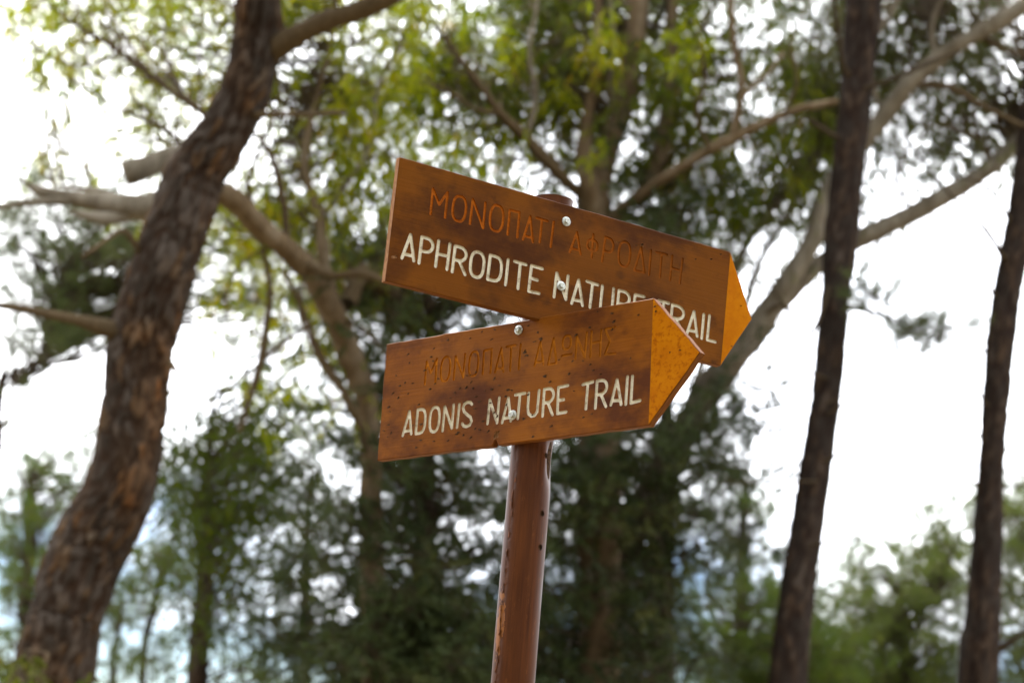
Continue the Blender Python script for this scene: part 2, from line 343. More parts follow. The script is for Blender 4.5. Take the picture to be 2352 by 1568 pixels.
# ------------------------------------------------------------------ the two trail signs
# letters as routed strokes, in millimetres on the board's own face
UPPER_TEXT = [
(0,'M',[[[-214.5,20.3],[-215.1,57.0],[-203.1,37.2],[-192.3,57.7],[-191.9,21.1]]]),
(0,'O',[[[-161.3,39.1],[-161.7,45.7],[-162.7,50.2],[-164.3,53.7],[-166.5,56.0],[-169.4,57.2],[-173.7,57.2],[-176.6,56.0],[-178.9,53.7],[-180.5,50.2],[-181.5,45.7],[-181.8,39.1],[-181.5,32.5],[-180.5,28.0],[-178.9,24.6],[-176.6,22.2],[-173.7,21.1],[-169.4,21.1],[-166.5,22.2],[-164.3,24.6],[-162.7,28.0],[-161.7,32.5],[-161.3,39.1]]]),
(0,'N',[[[-152.7,22.1],[-152.1,58.0],[-131.7,20.9],[-132.1,57.8]]]),
(0,'O',[[[-101.6,40.3],[-101.9,47.2],[-102.9,52.0],[-104.6,55.5],[-106.8,58.0],[-109.8,59.2],[-114.2,59.2],[-117.2,58.0],[-119.4,55.5],[-121.1,52.0],[-122.1,47.2],[-122.4,40.3],[-122.1,33.4],[-121.1,28.7],[-119.4,25.2],[-117.2,22.7],[-114.2,21.5],[-109.8,21.5],[-106.8,22.7],[-104.6,25.2],[-102.9,28.7],[-101.9,33.4],[-101.6,40.3]]]),
(0,'Π',[[[-92.2,21.4],[-92.6,57.5],[-77.0,58.2],[-76.5,21.1]]]),
(0,'A',[[[-66.9,20.5],[-58.8,56.5],[-51.0,20.7]],[[-65.6,26.2],[-52.2,26.5]]]),
(0,'T',[[[-48.3,57.2],[-30.5,56.7]],[[-39.7,56.8],[-39.7,23.0]]]),
(0,'I',[[[-20.3,58.4],[-21.4,20.9]]]),
(0,'A',[[[10.5,20.8],[19.4,52.6],[28.5,21.8]],[[12.1,26.5],[26.9,27.3]]]),
(0,'Φ',[[[55.3,39.9],[55.0,42.7],[54.2,44.7],[52.9,46.2],[51.0,47.2],[48.5,47.7],[44.9,47.7],[42.5,47.2],[40.6,46.2],[39.3,44.7],[38.4,42.7],[38.2,39.9],[38.4,37.0],[39.3,35.0],[40.6,33.6],[42.5,32.6],[44.9,32.0],[48.5,32.0],[51.0,32.6],[52.9,33.6],[54.2,35.0],[55.0,37.0],[55.3,39.9]],[[46.8,56.2],[47.3,21.2]]]),
(0,'P',[[[67.2,57.1],[65.2,20.0]],[[67.2,57.1],[73.9,57.1],[77.0,56.3],[79.7,54.0],[81.5,50.7],[82.1,46.7],[81.5,42.7],[79.7,39.3],[77.0,37.1],[73.9,36.3],[66.1,36.3]]]),
(0,'O',[[[111.6,39.9],[111.3,46.7],[110.4,51.3],[108.8,54.8],[106.7,57.2],[103.9,58.4],[99.8,58.4],[97.0,57.2],[94.8,54.8],[93.3,51.3],[92.3,46.7],[92.0,39.9],[92.3,33.2],[93.3,28.5],[94.8,25.0],[97.0,22.6],[99.8,21.4],[103.9,21.4],[106.7,22.6],[108.8,25.0],[110.4,28.5],[111.3,33.2],[111.6,39.9]]]),
(0,'Δ',[[[120.8,19.8],[129.4,57.2],[138.3,20.5],[120.8,19.8]]]),
(0,'I',[[[146.6,56.4],[146.7,19.4]]]),
(0,'T',[[[156.4,56.3],[174.6,56.9]],[[165.5,56.4],[165.6,20.0]]]),
(0,'H',[[[184.1,57.4],[183.5,19.7]],[[202.6,57.0],[200.9,19.3]],[[184.0,38.9],[201.6,38.9]]]),
(1,'A',[[[-250.0,-51.7],[-241.0,-16.3],[-231.8,-51.4]],[[-248.4,-45.3],[-233.5,-45.1]]]),
(1,'P',[[[-223.6,-15.0],[-223.7,-52.7]],[[-223.6,-15.0],[-215.5,-15.0],[-211.7,-15.7],[-208.4,-17.9],[-206.3,-21.0],[-205.5,-24.8],[-206.3,-28.6],[-208.4,-31.7],[-211.7,-33.9],[-215.5,-34.6],[-223.7,-34.6]]]),
(1,'H',[[[-197.7,-14.1],[-198.2,-51.0]],[[-180.0,-14.2],[-180.4,-51.2]],[[-197.7,-32.7],[-180.1,-32.6]]]),
(1,'R',[[[-171.6,-15.1],[-172.0,-52.6]],[[-171.6,-15.1],[-163.4,-15.1],[-159.5,-15.8],[-156.2,-17.9],[-154.0,-21.1],[-153.2,-24.8],[-154.0,-28.6],[-156.2,-31.7],[-159.5,-33.9],[-163.4,-34.6],[-171.8,-34.6]],[[-163.4,-34.6],[-151.9,-51.9]]]),
(1,'O',[[[-124.3,-33.3],[-124.6,-26.7],[-125.6,-22.2],[-127.3,-18.8],[-129.6,-16.5],[-132.6,-15.3],[-137.0,-15.3],[-140.0,-16.5],[-142.3,-18.8],[-144.0,-22.2],[-145.0,-26.7],[-145.3,-33.3],[-145.0,-39.9],[-144.0,-44.4],[-142.3,-47.9],[-140.0,-50.2],[-137.0,-51.3],[-132.6,-51.3],[-129.6,-50.2],[-127.3,-47.9],[-125.6,-44.4],[-124.6,-39.9],[-124.3,-33.3]]]),
(1,'D',[[[-115.9,-14.8],[-116.4,-50.1]],[[-115.9,-14.8],[-108.0,-14.8],[-102.2,-15.9],[-98.8,-19.0],[-96.8,-24.2],[-96.1,-32.4],[-96.8,-40.6],[-98.8,-45.8],[-102.2,-49.0],[-108.0,-50.1],[-116.4,-50.1]]]),
(1,'I',[[[-87.2,-14.6],[-87.4,-51.3]]]),
(1,'T',[[[-76.5,-14.4],[-58.1,-14.8]],[[-67.4,-14.9],[-67.2,-52.1]]]),
(1,'E',[[[-31.4,-14.5],[-49.2,-14.0],[-49.8,-51.7],[-32.8,-51.1]],[[-49.3,-32.1],[-37.6,-32.7]]]),
(1,'N',[[[-8.3,-50.4],[-7.3,-14.8],[11.3,-49.6],[11.5,-14.7]]]),
(1,'A',[[[21.4,-53.0],[29.4,-16.6],[39.4,-52.1]],[[22.7,-47.2],[37.8,-46.4]]]),
(1,'T',[[[43.2,-15.1],[61.6,-16.2]],[[52.9,-15.7],[51.9,-51.8]]]),
(1,'U',[[[69.5,-15.7],[69.2,-49.3],[71.9,-53.3],[79.2,-54.4],[86.4,-52.2],[89.0,-47.9],[88.7,-15.3]]]),
(1,'R',[[[98.0,-15.7],[97.3,-52.3]],[[98.0,-15.7],[106.5,-15.7],[110.4,-16.4],[113.8,-18.5],[116.0,-21.6],[116.8,-25.2],[116.0,-28.9],[113.8,-32.0],[110.4,-34.0],[106.5,-34.8],[97.6,-34.8]],[[106.5,-34.8],[117.7,-52.1]]]),
(1,'E',[[[141.3,-15.3],[125.8,-16.0],[125.3,-52.5],[142.0,-52.2]],[[126.0,-33.3],[137.0,-33.7]]]),
(1,'T',[[[167.0,-15.1],[184.8,-15.3]],[[175.9,-15.5],[175.2,-51.1]]]),
(1,'R',[[[191.0,-16.0],[190.3,-52.9]],[[191.0,-16.0],[200.4,-16.0],[204.8,-16.7],[208.6,-18.8],[211.1,-21.9],[212.0,-25.6],[211.1,-29.3],[208.6,-32.4],[204.8,-34.5],[200.4,-35.2],[190.6,-35.2]],[[200.4,-35.2],[210.3,-52.4]]]),
(1,'A',[[[220.2,-53.4],[229.8,-17.5],[238.4,-53.2]],[[221.8,-47.3],[237.0,-47.1]]]),
(1,'I',[[[247.3,-17.8],[246.8,-54.6]]]),
(1,'L',[[[257.7,-17.3],[256.7,-54.7],[271.2,-54.7]]])]
LOWER_TEXT = [
(0,'M',[[[-178.3,16.9],[-177.7,51.3],[-168.2,32.6],[-157.9,52.5],[-157.7,17.6]]]),
(0,'O',[[[-130.7,35.0],[-131.0,41.6],[-131.9,46.1],[-133.3,49.5],[-135.2,51.9],[-137.7,53.1],[-141.4,53.1],[-143.9,51.9],[-145.8,49.5],[-147.2,46.1],[-148.1,41.6],[-148.3,35.0],[-148.1,28.3],[-147.2,23.8],[-145.8,20.4],[-143.9,18.0],[-141.4,16.9],[-137.7,16.9],[-135.2,18.0],[-133.3,20.4],[-131.9,23.8],[-131.0,28.3],[-130.7,35.0]]]),
(0,'N',[[[-122.3,17.3],[-121.4,51.9],[-104.1,17.9],[-103.6,52.7]]]),
(0,'O',[[[-77.2,36.1],[-77.5,42.7],[-78.3,47.2],[-79.6,50.6],[-81.5,53.0],[-84.0,54.1],[-87.6,54.1],[-90.0,53.0],[-91.9,50.6],[-93.3,47.2],[-94.1,42.7],[-94.4,36.1],[-94.1,29.5],[-93.3,25.0],[-91.9,21.6],[-90.0,19.2],[-87.6,18.1],[-84.0,18.1],[-81.5,19.2],[-79.6,21.6],[-78.3,25.0],[-77.5,29.5],[-77.2,36.1]]]),
(0,'Π',[[[-67.5,18.9],[-67.9,52.7],[-53.3,53.8],[-53.0,18.6]]]),
(0,'A',[[[-44.5,18.2],[-35.5,53.0],[-28.7,17.5]],[[-43.2,23.1],[-29.7,22.5]]]),
(0,'T',[[[-25.4,53.2],[-8.9,53.5]],[[-17.2,53.4],[-16.6,17.5]]]),
(0,'I',[[[-0.0,53.8],[-0.9,17.6]]]),
(0,'A',[[[27.3,18.6],[35.8,52.3],[43.6,18.7]],[[28.5,23.3],[42.5,23.4]]]),
(0,'Δ',[[[51.4,17.4],[59.2,54.3],[66.6,17.5],[51.4,17.4]]]),
(0,'Ω',[[[90.3,45.2],[90.1,48.7],[89.4,51.1],[88.2,52.9],[86.6,54.2],[84.6,54.8],[81.5,54.8],[79.5,54.2],[77.9,52.9],[76.8,51.1],[76.1,48.7],[75.8,45.2],[76.1,41.7],[76.8,39.3],[77.9,37.5],[79.5,36.2],[81.5,35.6],[84.6,35.6],[86.6,36.2],[88.2,37.5],[89.4,39.3],[90.1,41.7],[90.3,45.2]],[[75.8,26.9],[92.1,27.2]]]),
(0,'N',[[[99.6,19.7],[100.0,52.5],[115.7,20.0],[117.1,54.6]]]),
(0,'H',[[[125.4,19.1],[125.5,55.0]],[[141.9,18.4],[142.1,54.9]],[[125.6,38.4],[142.0,38.6]]]),
(0,'Σ',[[[166.0,55.7],[148.4,55.3],[157.9,37.6],[150.2,19.1],[168.1,18.5]]]),
(1,'A',[[[-214.7,-56.0],[-204.9,-20.9],[-198.0,-55.1]],[[-213.1,-50.4],[-199.1,-49.6]]]),
(1,'D',[[[-188.4,-20.3],[-189.0,-55.9]],[[-188.4,-20.3],[-181.9,-20.3],[-177.2,-21.4],[-174.5,-24.6],[-172.8,-29.8],[-172.3,-38.1],[-172.8,-46.3],[-174.5,-51.6],[-177.2,-54.8],[-181.9,-55.9],[-189.0,-55.9]]]),
(1,'O',[[[-145.0,-38.5],[-145.3,-31.9],[-146.2,-27.4],[-147.6,-24.0],[-149.6,-21.7],[-152.2,-20.5],[-156.0,-20.5],[-158.6,-21.7],[-160.6,-24.0],[-162.0,-27.4],[-162.9,-31.9],[-163.2,-38.5],[-162.9,-45.1],[-162.0,-49.6],[-160.6,-53.1],[-158.6,-55.4],[-156.0,-56.6],[-152.2,-56.6],[-149.6,-55.4],[-147.6,-53.1],[-146.2,-49.6],[-145.3,-45.1],[-145.0,-38.5]]]),
(1,'N',[[[-137.0,-57.2],[-135.7,-21.5],[-119.4,-55.1],[-118.9,-20.9]]]),
(1,'I',[[[-108.0,-21.4],[-109.6,-54.8]]]),
(1,'S',[[[-84.1,-23.9],[-87.1,-20.9],[-93.4,-19.8],[-98.7,-22.3],[-100.6,-27.3],[-98.1,-33.2],[-91.4,-38.5],[-85.2,-42.6],[-82.8,-48.5],[-85.4,-53.8],[-91.3,-55.6],[-97.3,-54.1],[-100.1,-50.4]]]),
(1,'N',[[[-52.5,-55.5],[-50.9,-21.3],[-34.9,-55.9],[-33.6,-20.0]]]),
(1,'A',[[[-25.5,-56.9],[-16.7,-22.2],[-9.9,-55.9]],[[-24.1,-51.3],[-11.0,-50.5]]]),
(1,'T',[[[-4.3,-19.3],[13.1,-18.8]],[[4.3,-19.1],[2.6,-53.9]]]),
(1,'U',[[[20.0,-19.3],[19.7,-42.5],[21.7,-49.3],[27.1,-53.3],[33.0,-52.8],[36.9,-48.1],[38.4,-17.9]]]),
(1,'R',[[[47.4,-17.2],[47.0,-55.2]],[[47.4,-17.2],[55.1,-17.2],[58.8,-17.9],[61.8,-20.1],[63.9,-23.3],[64.6,-27.1],[63.9,-30.9],[61.8,-34.1],[58.8,-36.2],[55.1,-37.0],[47.2,-37.0]],[[55.1,-37.0],[64.3,-55.3]]]),
(1,'E',[[[88.9,-16.8],[72.3,-17.5],[73.0,-54.5],[88.1,-54.0]],[[72.8,-36.3],[82.9,-35.9]]]),
(1,'T',[[[114.9,-18.5],[131.8,-16.8]],[[123.4,-17.7],[122.1,-53.4]]]),
(1,'R',[[[139.1,-16.5],[138.3,-54.0]],[[139.1,-16.5],[146.7,-16.5],[150.3,-17.2],[153.4,-19.4],[155.4,-22.5],[156.1,-26.3],[155.4,-30.0],[153.4,-33.2],[150.3,-35.3],[146.7,-36.0],[138.7,-36.0]],[[146.7,-36.0],[156.2,-54.0]]]),
(1,'A',[[[164.3,-52.6],[172.9,-18.9],[181.6,-53.7]],[[165.7,-47.2],[180.2,-48.1]]]),
(1,'I',[[[190.1,-16.9],[189.2,-54.6]]]),
(1,'L',[[[198.4,-17.2],[197.8,-53.8],[212.5,-52.1]]])]
SPLINTERS = [[-138,79],[-96,75],[-74,82],[-55,68],[-50,82],[-165,69],[-216,67],[-170,57],[-165,50],[-237,37],[-228,20],[-218,24],[-203,21],[-212,53],[-241,10],[-229,2],[-210,6],[-167,8],[-152,22],[-109,2],[-97,1],[-84,-1],[-118,-3],[-126,-10],[-78,-14],[-75,-13],[-61,-7],[-48,-7],[-35,-2],[-21,-19],[-17,-11],[-11,-12],[-45,9],[-90,20],[-88,9],[-247,-10],[-244,-17],[-187,-13],[-245,-37],[-253,-45],[-238,-50],[-245,-55],[-195,-43],[-179,-43],[-178,-67],[-152,-71],[-125,-73],[-109,-65],[-106,-63],[-96,-68],[-75,-61],[-66,-63],[-82,-73],[-186,-77],[-61,-51],[-78,-31],[-70,-22],[-50,-67],[11,36],[7,41],[12,79],[-11,83],[30,66],[35,57],[25,54],[57,-8],[63,-72],[14,-56],[29,-52],[33,-83],[-99,-19],[-49,-26],[-19,-31],[19,-22],[-41,-41],[-35,-47],[-97,20],[-80,23],[-158,15],[-180,38],[134,82],[159,76],[204,67],[163,64],[122,61],[161,53],[9,40],[14,35],[95,17],[113,15],[132,-1],[126,8],[90,0],[57,-8],[144,-8],[48,2],[100,-26],[119,-65],[133,-62],[64,-72],[32,-83],[-19,-11],[71,22],[37,57],[98,53],[194,8],[145,-31],[258,8],[274,9],[232,68],[230,75]]
def seg_sdf(P, strokes, r):
    """distance (mm) from points P to the routed strokes, negative inside the groove"""
    d = np.full(len(P), 1e9)
    for s in strokes:
        s = np.asarray(s, float)
        for a, b in zip(s[:-1], s[1:]):
            ab = b-a; L2 = max(ab@ab, 1e-9)
            t = np.clip(((P-a)@ab)/L2, 0, 1)
            d = np.minimum(d, np.hypot(*(P-a-t[:, None]*ab).T))
    rough = .16*np.sin(P[:, 0]*2.9+P[:, 1]*1.7)*np.sin(P[:, 1]*3.3-P[:, 0]*.9)+.14*np.sin(P[:, 1]*5.1+P[:, 0]*4.3)
    return d-r-rough
def contour(strokes, r, h=.75):
    """marching squares of the groove outline: vertices and the edges between them"""
    allp = np.concatenate([np.asarray(s, float) for s in strokes])
    lo, hi = allp.min(0)-r-2*h, allp.max(0)+r+2*h
    nx, ny = (np.ceil((hi-lo)/h)+1).astype(int)
    X, Y = np.meshgrid(lo[0]+h*np.arange(nx), lo[1]+h*np.arange(ny), indexing='ij')
    D = seg_sdf(np.stack([X.ravel(), Y.ravel()], 1), strokes, r).reshape(nx, ny)
    D[np.abs(D) < .04] = .04
    V, idx, E = [], {}, []
    def vert(i, j, k, l):
        key = (i, j, k, l) if (i, j) < (k, l) else (k, l, i, j)
        if key not in idx:
            a, b = D[key[0], key[1]], D[key[2], key[3]]; t = a/(a-b)
            p = (X[key[0], key[1]]*(1-t)+X[key[2], key[3]]*t, Y[key[0], key[1]]*(1-t)+Y[key[2], key[3]]*t)
            idx[key] = len(V); V.append(p)
        return idx[key]
    for i in range(nx-1):
        for j in range(ny-1):
            c = [(i, j), (i+1, j), (i+1, j+1), (i, j+1)]
            ins = [D[q] < 0 for q in c]
            if all(ins) or not any(ins): continue
            cr_ = [(a, b) for a, b in ((0, 1), (1, 2), (2, 3), (3, 0)) if ins[a] != ins[b]]
            vs_ = [vert(*c[a], *c[b]) for a, b in cr_]
            for q in range(0, len(vs_), 2): E.append((vs_[q], vs_[q+1]))
    return V, E
def inside_poly(P, poly):
    x, y = P[:, 0], P[:, 1]; r = np.zeros(len(P), bool)
    for (x0, y0), (x1, y1) in zip(poly, poly[1:]+poly[:1]):
        c = (y0 > y) != (y1 > y)
        with np.errstate(divide='ignore', invalid='ignore'):
            r ^= c & (x < (x1-x0)*(y-y0)/(y1-y0)+x0)
    return r
def inset(poly, d):
    out = []; n = len(poly)
    for i in range(n):
        p0, p1, p2 = (np.array(poly[(i+k) % n], float) for k in (-1, 0, 1))
        e0 = (p1-p0)/np.linalg.norm(p1-p0); e1 = (p2-p1)/np.linalg.norm(p2-p1)
        n0, n1 = np.array([-e0[1], e0[0]]), np.array([-e1[1], e1[0]])     # inner side of a ccw outline
        b = n0+n1; b /= max(np.linalg.norm(b), 1e-6)
        out.append(tuple(p1+b*d/max(b@n0, .4)))
    return out
def subdiv(poly, step, amp, seed):
    """more points along the outline, with a slightly uneven saw line"""
    out = []; n = len(poly)
    for i in range(n):
        a, b = np.array(poly[i], float), np.array(poly[(i+1) % n], float)
        m = max(1, int(np.linalg.norm(b-a)/step)); e = (b-a)/np.linalg.norm(b-a); nn = np.array([-e[1], e[0]])
        for k in range(m):
            q = a+(b-a)*k/m
            if k: q = q+nn*amp*noise.noise(Vector((q[0]*.05, q[1]*.05, seed)))
            out.append(tuple(q))
    return out
T = 12.0       # board thickness, mm
def trail_sign(text, corners, outline, frame, mats, radii, label, gouges, seed, wave=.35):
    C, U, V, Nn = (np.array(q) for q in frame)
    root = empty('trail_sign', (0, 0, 0))
    root.matrix_world = Matrix(((U[0], V[0], Nn[0], C[0]), (U[1], V[1], Nn[1], C[1]), (U[2], V[2], Nn[2], C[2]+CAM_H), (0, 0, 0, 1)))
    tag(root, label, 'sign', 'wooden trail signs on the pole')
    out = subdiv(outline, 9.0, wave, seed)
    inn = inset(out, .9)
    verts, edges, owner = [], [], []
    def addv(P, E, closed=False):
        o = len(verts); verts.extend([Vector((float(a), float(b))) for a, b in P])
        edges.extend([(o+a, o+b) for a, b in E]); return o
    addv(inn, [(i, (i+1) % len(inn)) for i in range(len(inn))])
    TR, TIP, BR = corners[1], corners[2], corners[3]
    shapes = []                    # (name, strokes, radius, depth, material, contour)
    for line, ch, st in text:
        shapes.append(('letter', st, radii[line], 1.6, mats['line%d' % line]))
    for st, r, dp in gouges: shapes.append(('gouge', st, r, dp, M['raw']))
    conts = []
    for s in shapes:
        cv, ce = contour(s[1], s[2]); addv(cv, ce); conts.append((cv, ce))
    # the painted arrow's base line runs from corner to corner of the face
    dv = np.array(TR)-np.array(BR); dn = dv/np.linalg.norm(dv)
    addv([tuple(np.array(TR)-dn*1.2), tuple(np.array(BR)+dn*1.2)], [(0, 1)])
    vo, _, fo, *_ = delaunay_2d_cdt(verts, edges, [], 0, 1e-4)
    vo = np.array([tuple(v) for v in vo]); tri = np.array([f for f in fo if len(f) == 3])
    cen = vo[tri].mean(1)
    ok = inside_poly(cen, inn)
    own = np.full(len(tri), -1)
    for i, s in enumerate(shapes):
        a = np.concatenate([np.asarray(q, float) for q in s[1]]); lo, hi = a.min(0)-s[2]-1.5, a.max(0)+s[2]+1.5
        cand = np.where(ok & (cen > lo).all(1) & (cen < hi).all(1))[0]
        if len(cand):
            ins = seg_sdf(cen[cand], s[1], s[2]) < 0
            own[cand[ins]] = i
    side = np.cross(dn, cen-np.array(BR))           # <0 on the arrow's side
    isarrow = ok & (own < 0) & (side < 0)
    isboard = ok & (own < 0) & (side >= 0)
    def sub_mesh(mask, z):
        t = tri[mask]; u, inv = np.unique(t, return_inverse=True)
        Vt = np.concatenate([vo[u], np.full((len(u), 1), z)], 1)/1000
        return Vt, inv.reshape(t.shape)
    # board: face, chamfer, rim, back
    Vt, Ft = sub_mesh(isboard, 0.0)
    n = len(out); base = len(Vt)
    ring = lambda P, z: np.array([(a, b, z) for a, b in P])/1000
    Vb = np.concatenate([Vt, ring(inn, 0), ring(out, -.9), ring(out, -T+.6), ring(inset(out, .6), -T)])
    Fb = [tuple(f) for f in Ft]; mi = [0]*len(Fb)
    for k in range(3):
        for i in range(n):
            j = (i+1) % n; a, b = base+k*n, base+(k+1)*n
            Fb.append((a+i, b+i, b+j, a+j))
            nx_ = out[j][1]-out[i][1]                 # downward run = left edge
            ml = 1 if (k == 1 and out[i][0] < corners[0][0]+3 and out[j][0] < corners[0][0]+3) else 2
            mi.append(0 if k == 0 else ml)
    Fb.append(tuple(base+3*n+i for i in range(n-1, -1, -1))); mi.append(0)
    bo = mesh_obj('board', Vb, Fb, mats['wood'], root)
    bo.data.materials.append(mats['left']); bo.data.materials.append(mats['edge'])
    bo.data.polygons.foreach_set('material_index', mi)
    Va, Fa = sub_mesh(isarrow, 0.15)
    o = mesh_obj('arrow_head', Va, Fa, mats['yellow'], root); tag(o, 'yellow painted arrow point')
    for i, (s, (cv, ce)) in enumerate(zip(shapes, conts)):
        Vf, Ff = sub_mesh(own == i, -s[3]); k0 = len(Vf); m = len(cv); cv = np.array(cv)
        Vw = np.concatenate([Vf, np.concatenate([cv, np.full((m, 1), 0.)], 1)/1000, np.concatenate([cv, np.full((m, 1), -s[3])], 1)/1000])
        Fl = [tuple(f) for f in Ff]+[(k0+a, k0+b, k0+m+b, k0+m+a) for a, b in ce]
        o = mesh_obj(s[0], Vw, Fl, s[4], root)
    return root
def screw(root, u, v, rot, tilt):
    """flanged hexagon screw head with its washer"""
    def lathe(prof, seg, hexn=None):
        Vv, Ff = [], []
        for r, z in prof:
            for k in range(seg):
                a = 2*math.pi*k/seg
                rr = r
                Vv.append((rr*math.cos(a+rot), rr*math.sin(a+rot), z))
        for i in range(len(prof)-1):
            for k in range(seg):
                j = (k+1) % seg; Ff.append((i*seg+k, i*seg+j, (i+1)*seg+j, (i+1)*seg+k))
        Ff.append(tuple((len(prof)-1)*seg+k for k in range(seg)))
        return np.array(Vv), Ff
    Vh, Fh = lathe([(.0042, .0018), (.0042, .0050), (.0036, .0057), (.0027, .0057), (.0024, .0054)], 6)
    b = mesh_obj('screw', Vh, Fh, M['zinc'], root); b.location = (u/1000, v/1000, 0); b.rotation_euler = (tilt, tilt*.6, 0)
    Vw, Fw = lathe([(.0068, .0001), (.0071, .0008), (.0068, .0015), (.0052, .0019), (.0050, .0024), (.0040, .0024)], 28)
    mesh_obj('washer', Vw, Fw, M['zinc'], b)
def splinters(root, pts, seed, smin, smax):
    """little lifted slivers of veneer, each a pit with a raised lip"""
    r = random.Random(seed); Vv, Ff = [], []
    for (u, v) in pts:
        for q in range(r.choice((1, 1, 2))):
            L, Hh = r.uniform(smin, smax), r.uniform(.9, 2.1); a = r.gauss(.05, .22); ca, sa = math.cos(a), math.sin(a)
            u0, v0 = u+r.uniform(-1.5, 1.5)*q, v+r.uniform(-1.6, 1.6)*q; k = len(Vv)
            lift = r.uniform(.5, 1.9)
            prof = [(-.5, 0, .08), (-.2, .5, .10), (.25, .42, lift), (.55, .1, lift*.9), (.2, -.35, .12), (-.25, -.5, .08)]
            for x, y, z in prof:
                X, Y = x*L, y*Hh*1.4
                Vv.append(((u0+X*ca-Y*sa)/1000, (v0+X*sa+Y*ca)/1000, z/1000))
            Vv.append(((u0)/1000, (v0)/1000, .25/1000))
            for i in range(6): Ff.append((k+i, k+6, k+(i+1) % 6))
    o = mesh_obj('splinter', Vv, Ff, M['splint'], root); tag(o, 'tiny lifted splinters of weathered veneer', kind='stuff')

c0 = [(-270.4, 89.0), (287.0, 89.0), (334.3, -5.5), (283.8, -88.8), (-270.4, -89.0)]
UPPER = trail_sign(UPPER_TEXT, c0, c0[::-1], [(0.062013, 2.723586, 0.835585), (0.876001, 0.481923, -0.019319), (0.016927, 0.009312, 0.999813), (0.482013, -0.876164, 0.0)],
    dict(wood=M['wood_upper'], left=M['ply_edge'], edge=M['edge'], yellow=M['yellow_upper'], line0=M['rust'], line1=M['cream']), (2.0, 2.35),
    'upper brown wooden arrow sign, its right end turned away behind the lower sign',
    [([[(-264, -54), (-259, -52)]], 2.2, 1.2), ([[(128, 60), (132, 60)]], 1.1, 1.0), ([[(87, 55), (90, 54.5)]], .9, .8)], 1.7)
c1 = [(-262.3, 88.8), (227.5, 87.6), (306.6, 2.0), (228.6, -87.6), (-262.5, -88.8)]
o1 = [(-262.3, 88.8), (-262.5, -88.8), (-41.5, -88.8), (-38.8, -84), (-37.6, -81), (-34.2, -80.5), (-33.2, -84), (-30.6, -88.3), (228.6, -87.6), (306.6, 2.0), (227.5, 87.6)]
LOWER = trail_sign(LOWER_TEXT, c1, o1, [(0.013658, 2.729021, 0.661721), (0.756536, -0.65344, 0.025892), (-0.019595, 0.016925, 0.999665), (-0.653659, -0.756789, 0.0)],
    dict(wood=M['wood_lower'], left=M['ply_edge'], edge=M['edge'], yellow=M['yellow_lower'], line0=M['ochre'], line1=M['cream']), (1.9, 2.3),
    'lower weathered wooden arrow sign full of small splinters, overlapping the upper sign',
    [([[(-37.5, -77.5), (-36, -71), (-31, -70)], [(-36, -71), (-33, -76)]], 2.5, 3.4)], 8.3, 1.1)
for (u, v, rt, tl) in ((-.3, 63.8, .3, .03), (1.0, -32.4, .8, -.05)): screw(UPPER, u, v, rt, tl)
for (u, v, rt, tl) in ((-4.9, 75.0, .1, .04), (-6.6, -48.2, .6, .08)): screw(LOWER, u, v, rt, tl)
splinters(LOWER, SPLINTERS, 5, 4.0, 8.5)
splinters(UPPER, [(224.9, 62), (269.2, 80.4), (252.4, 68.7), (120.4, 57.6), (131, 62), (312, 10), (300, -55)], 9, 2.0, 4.5)

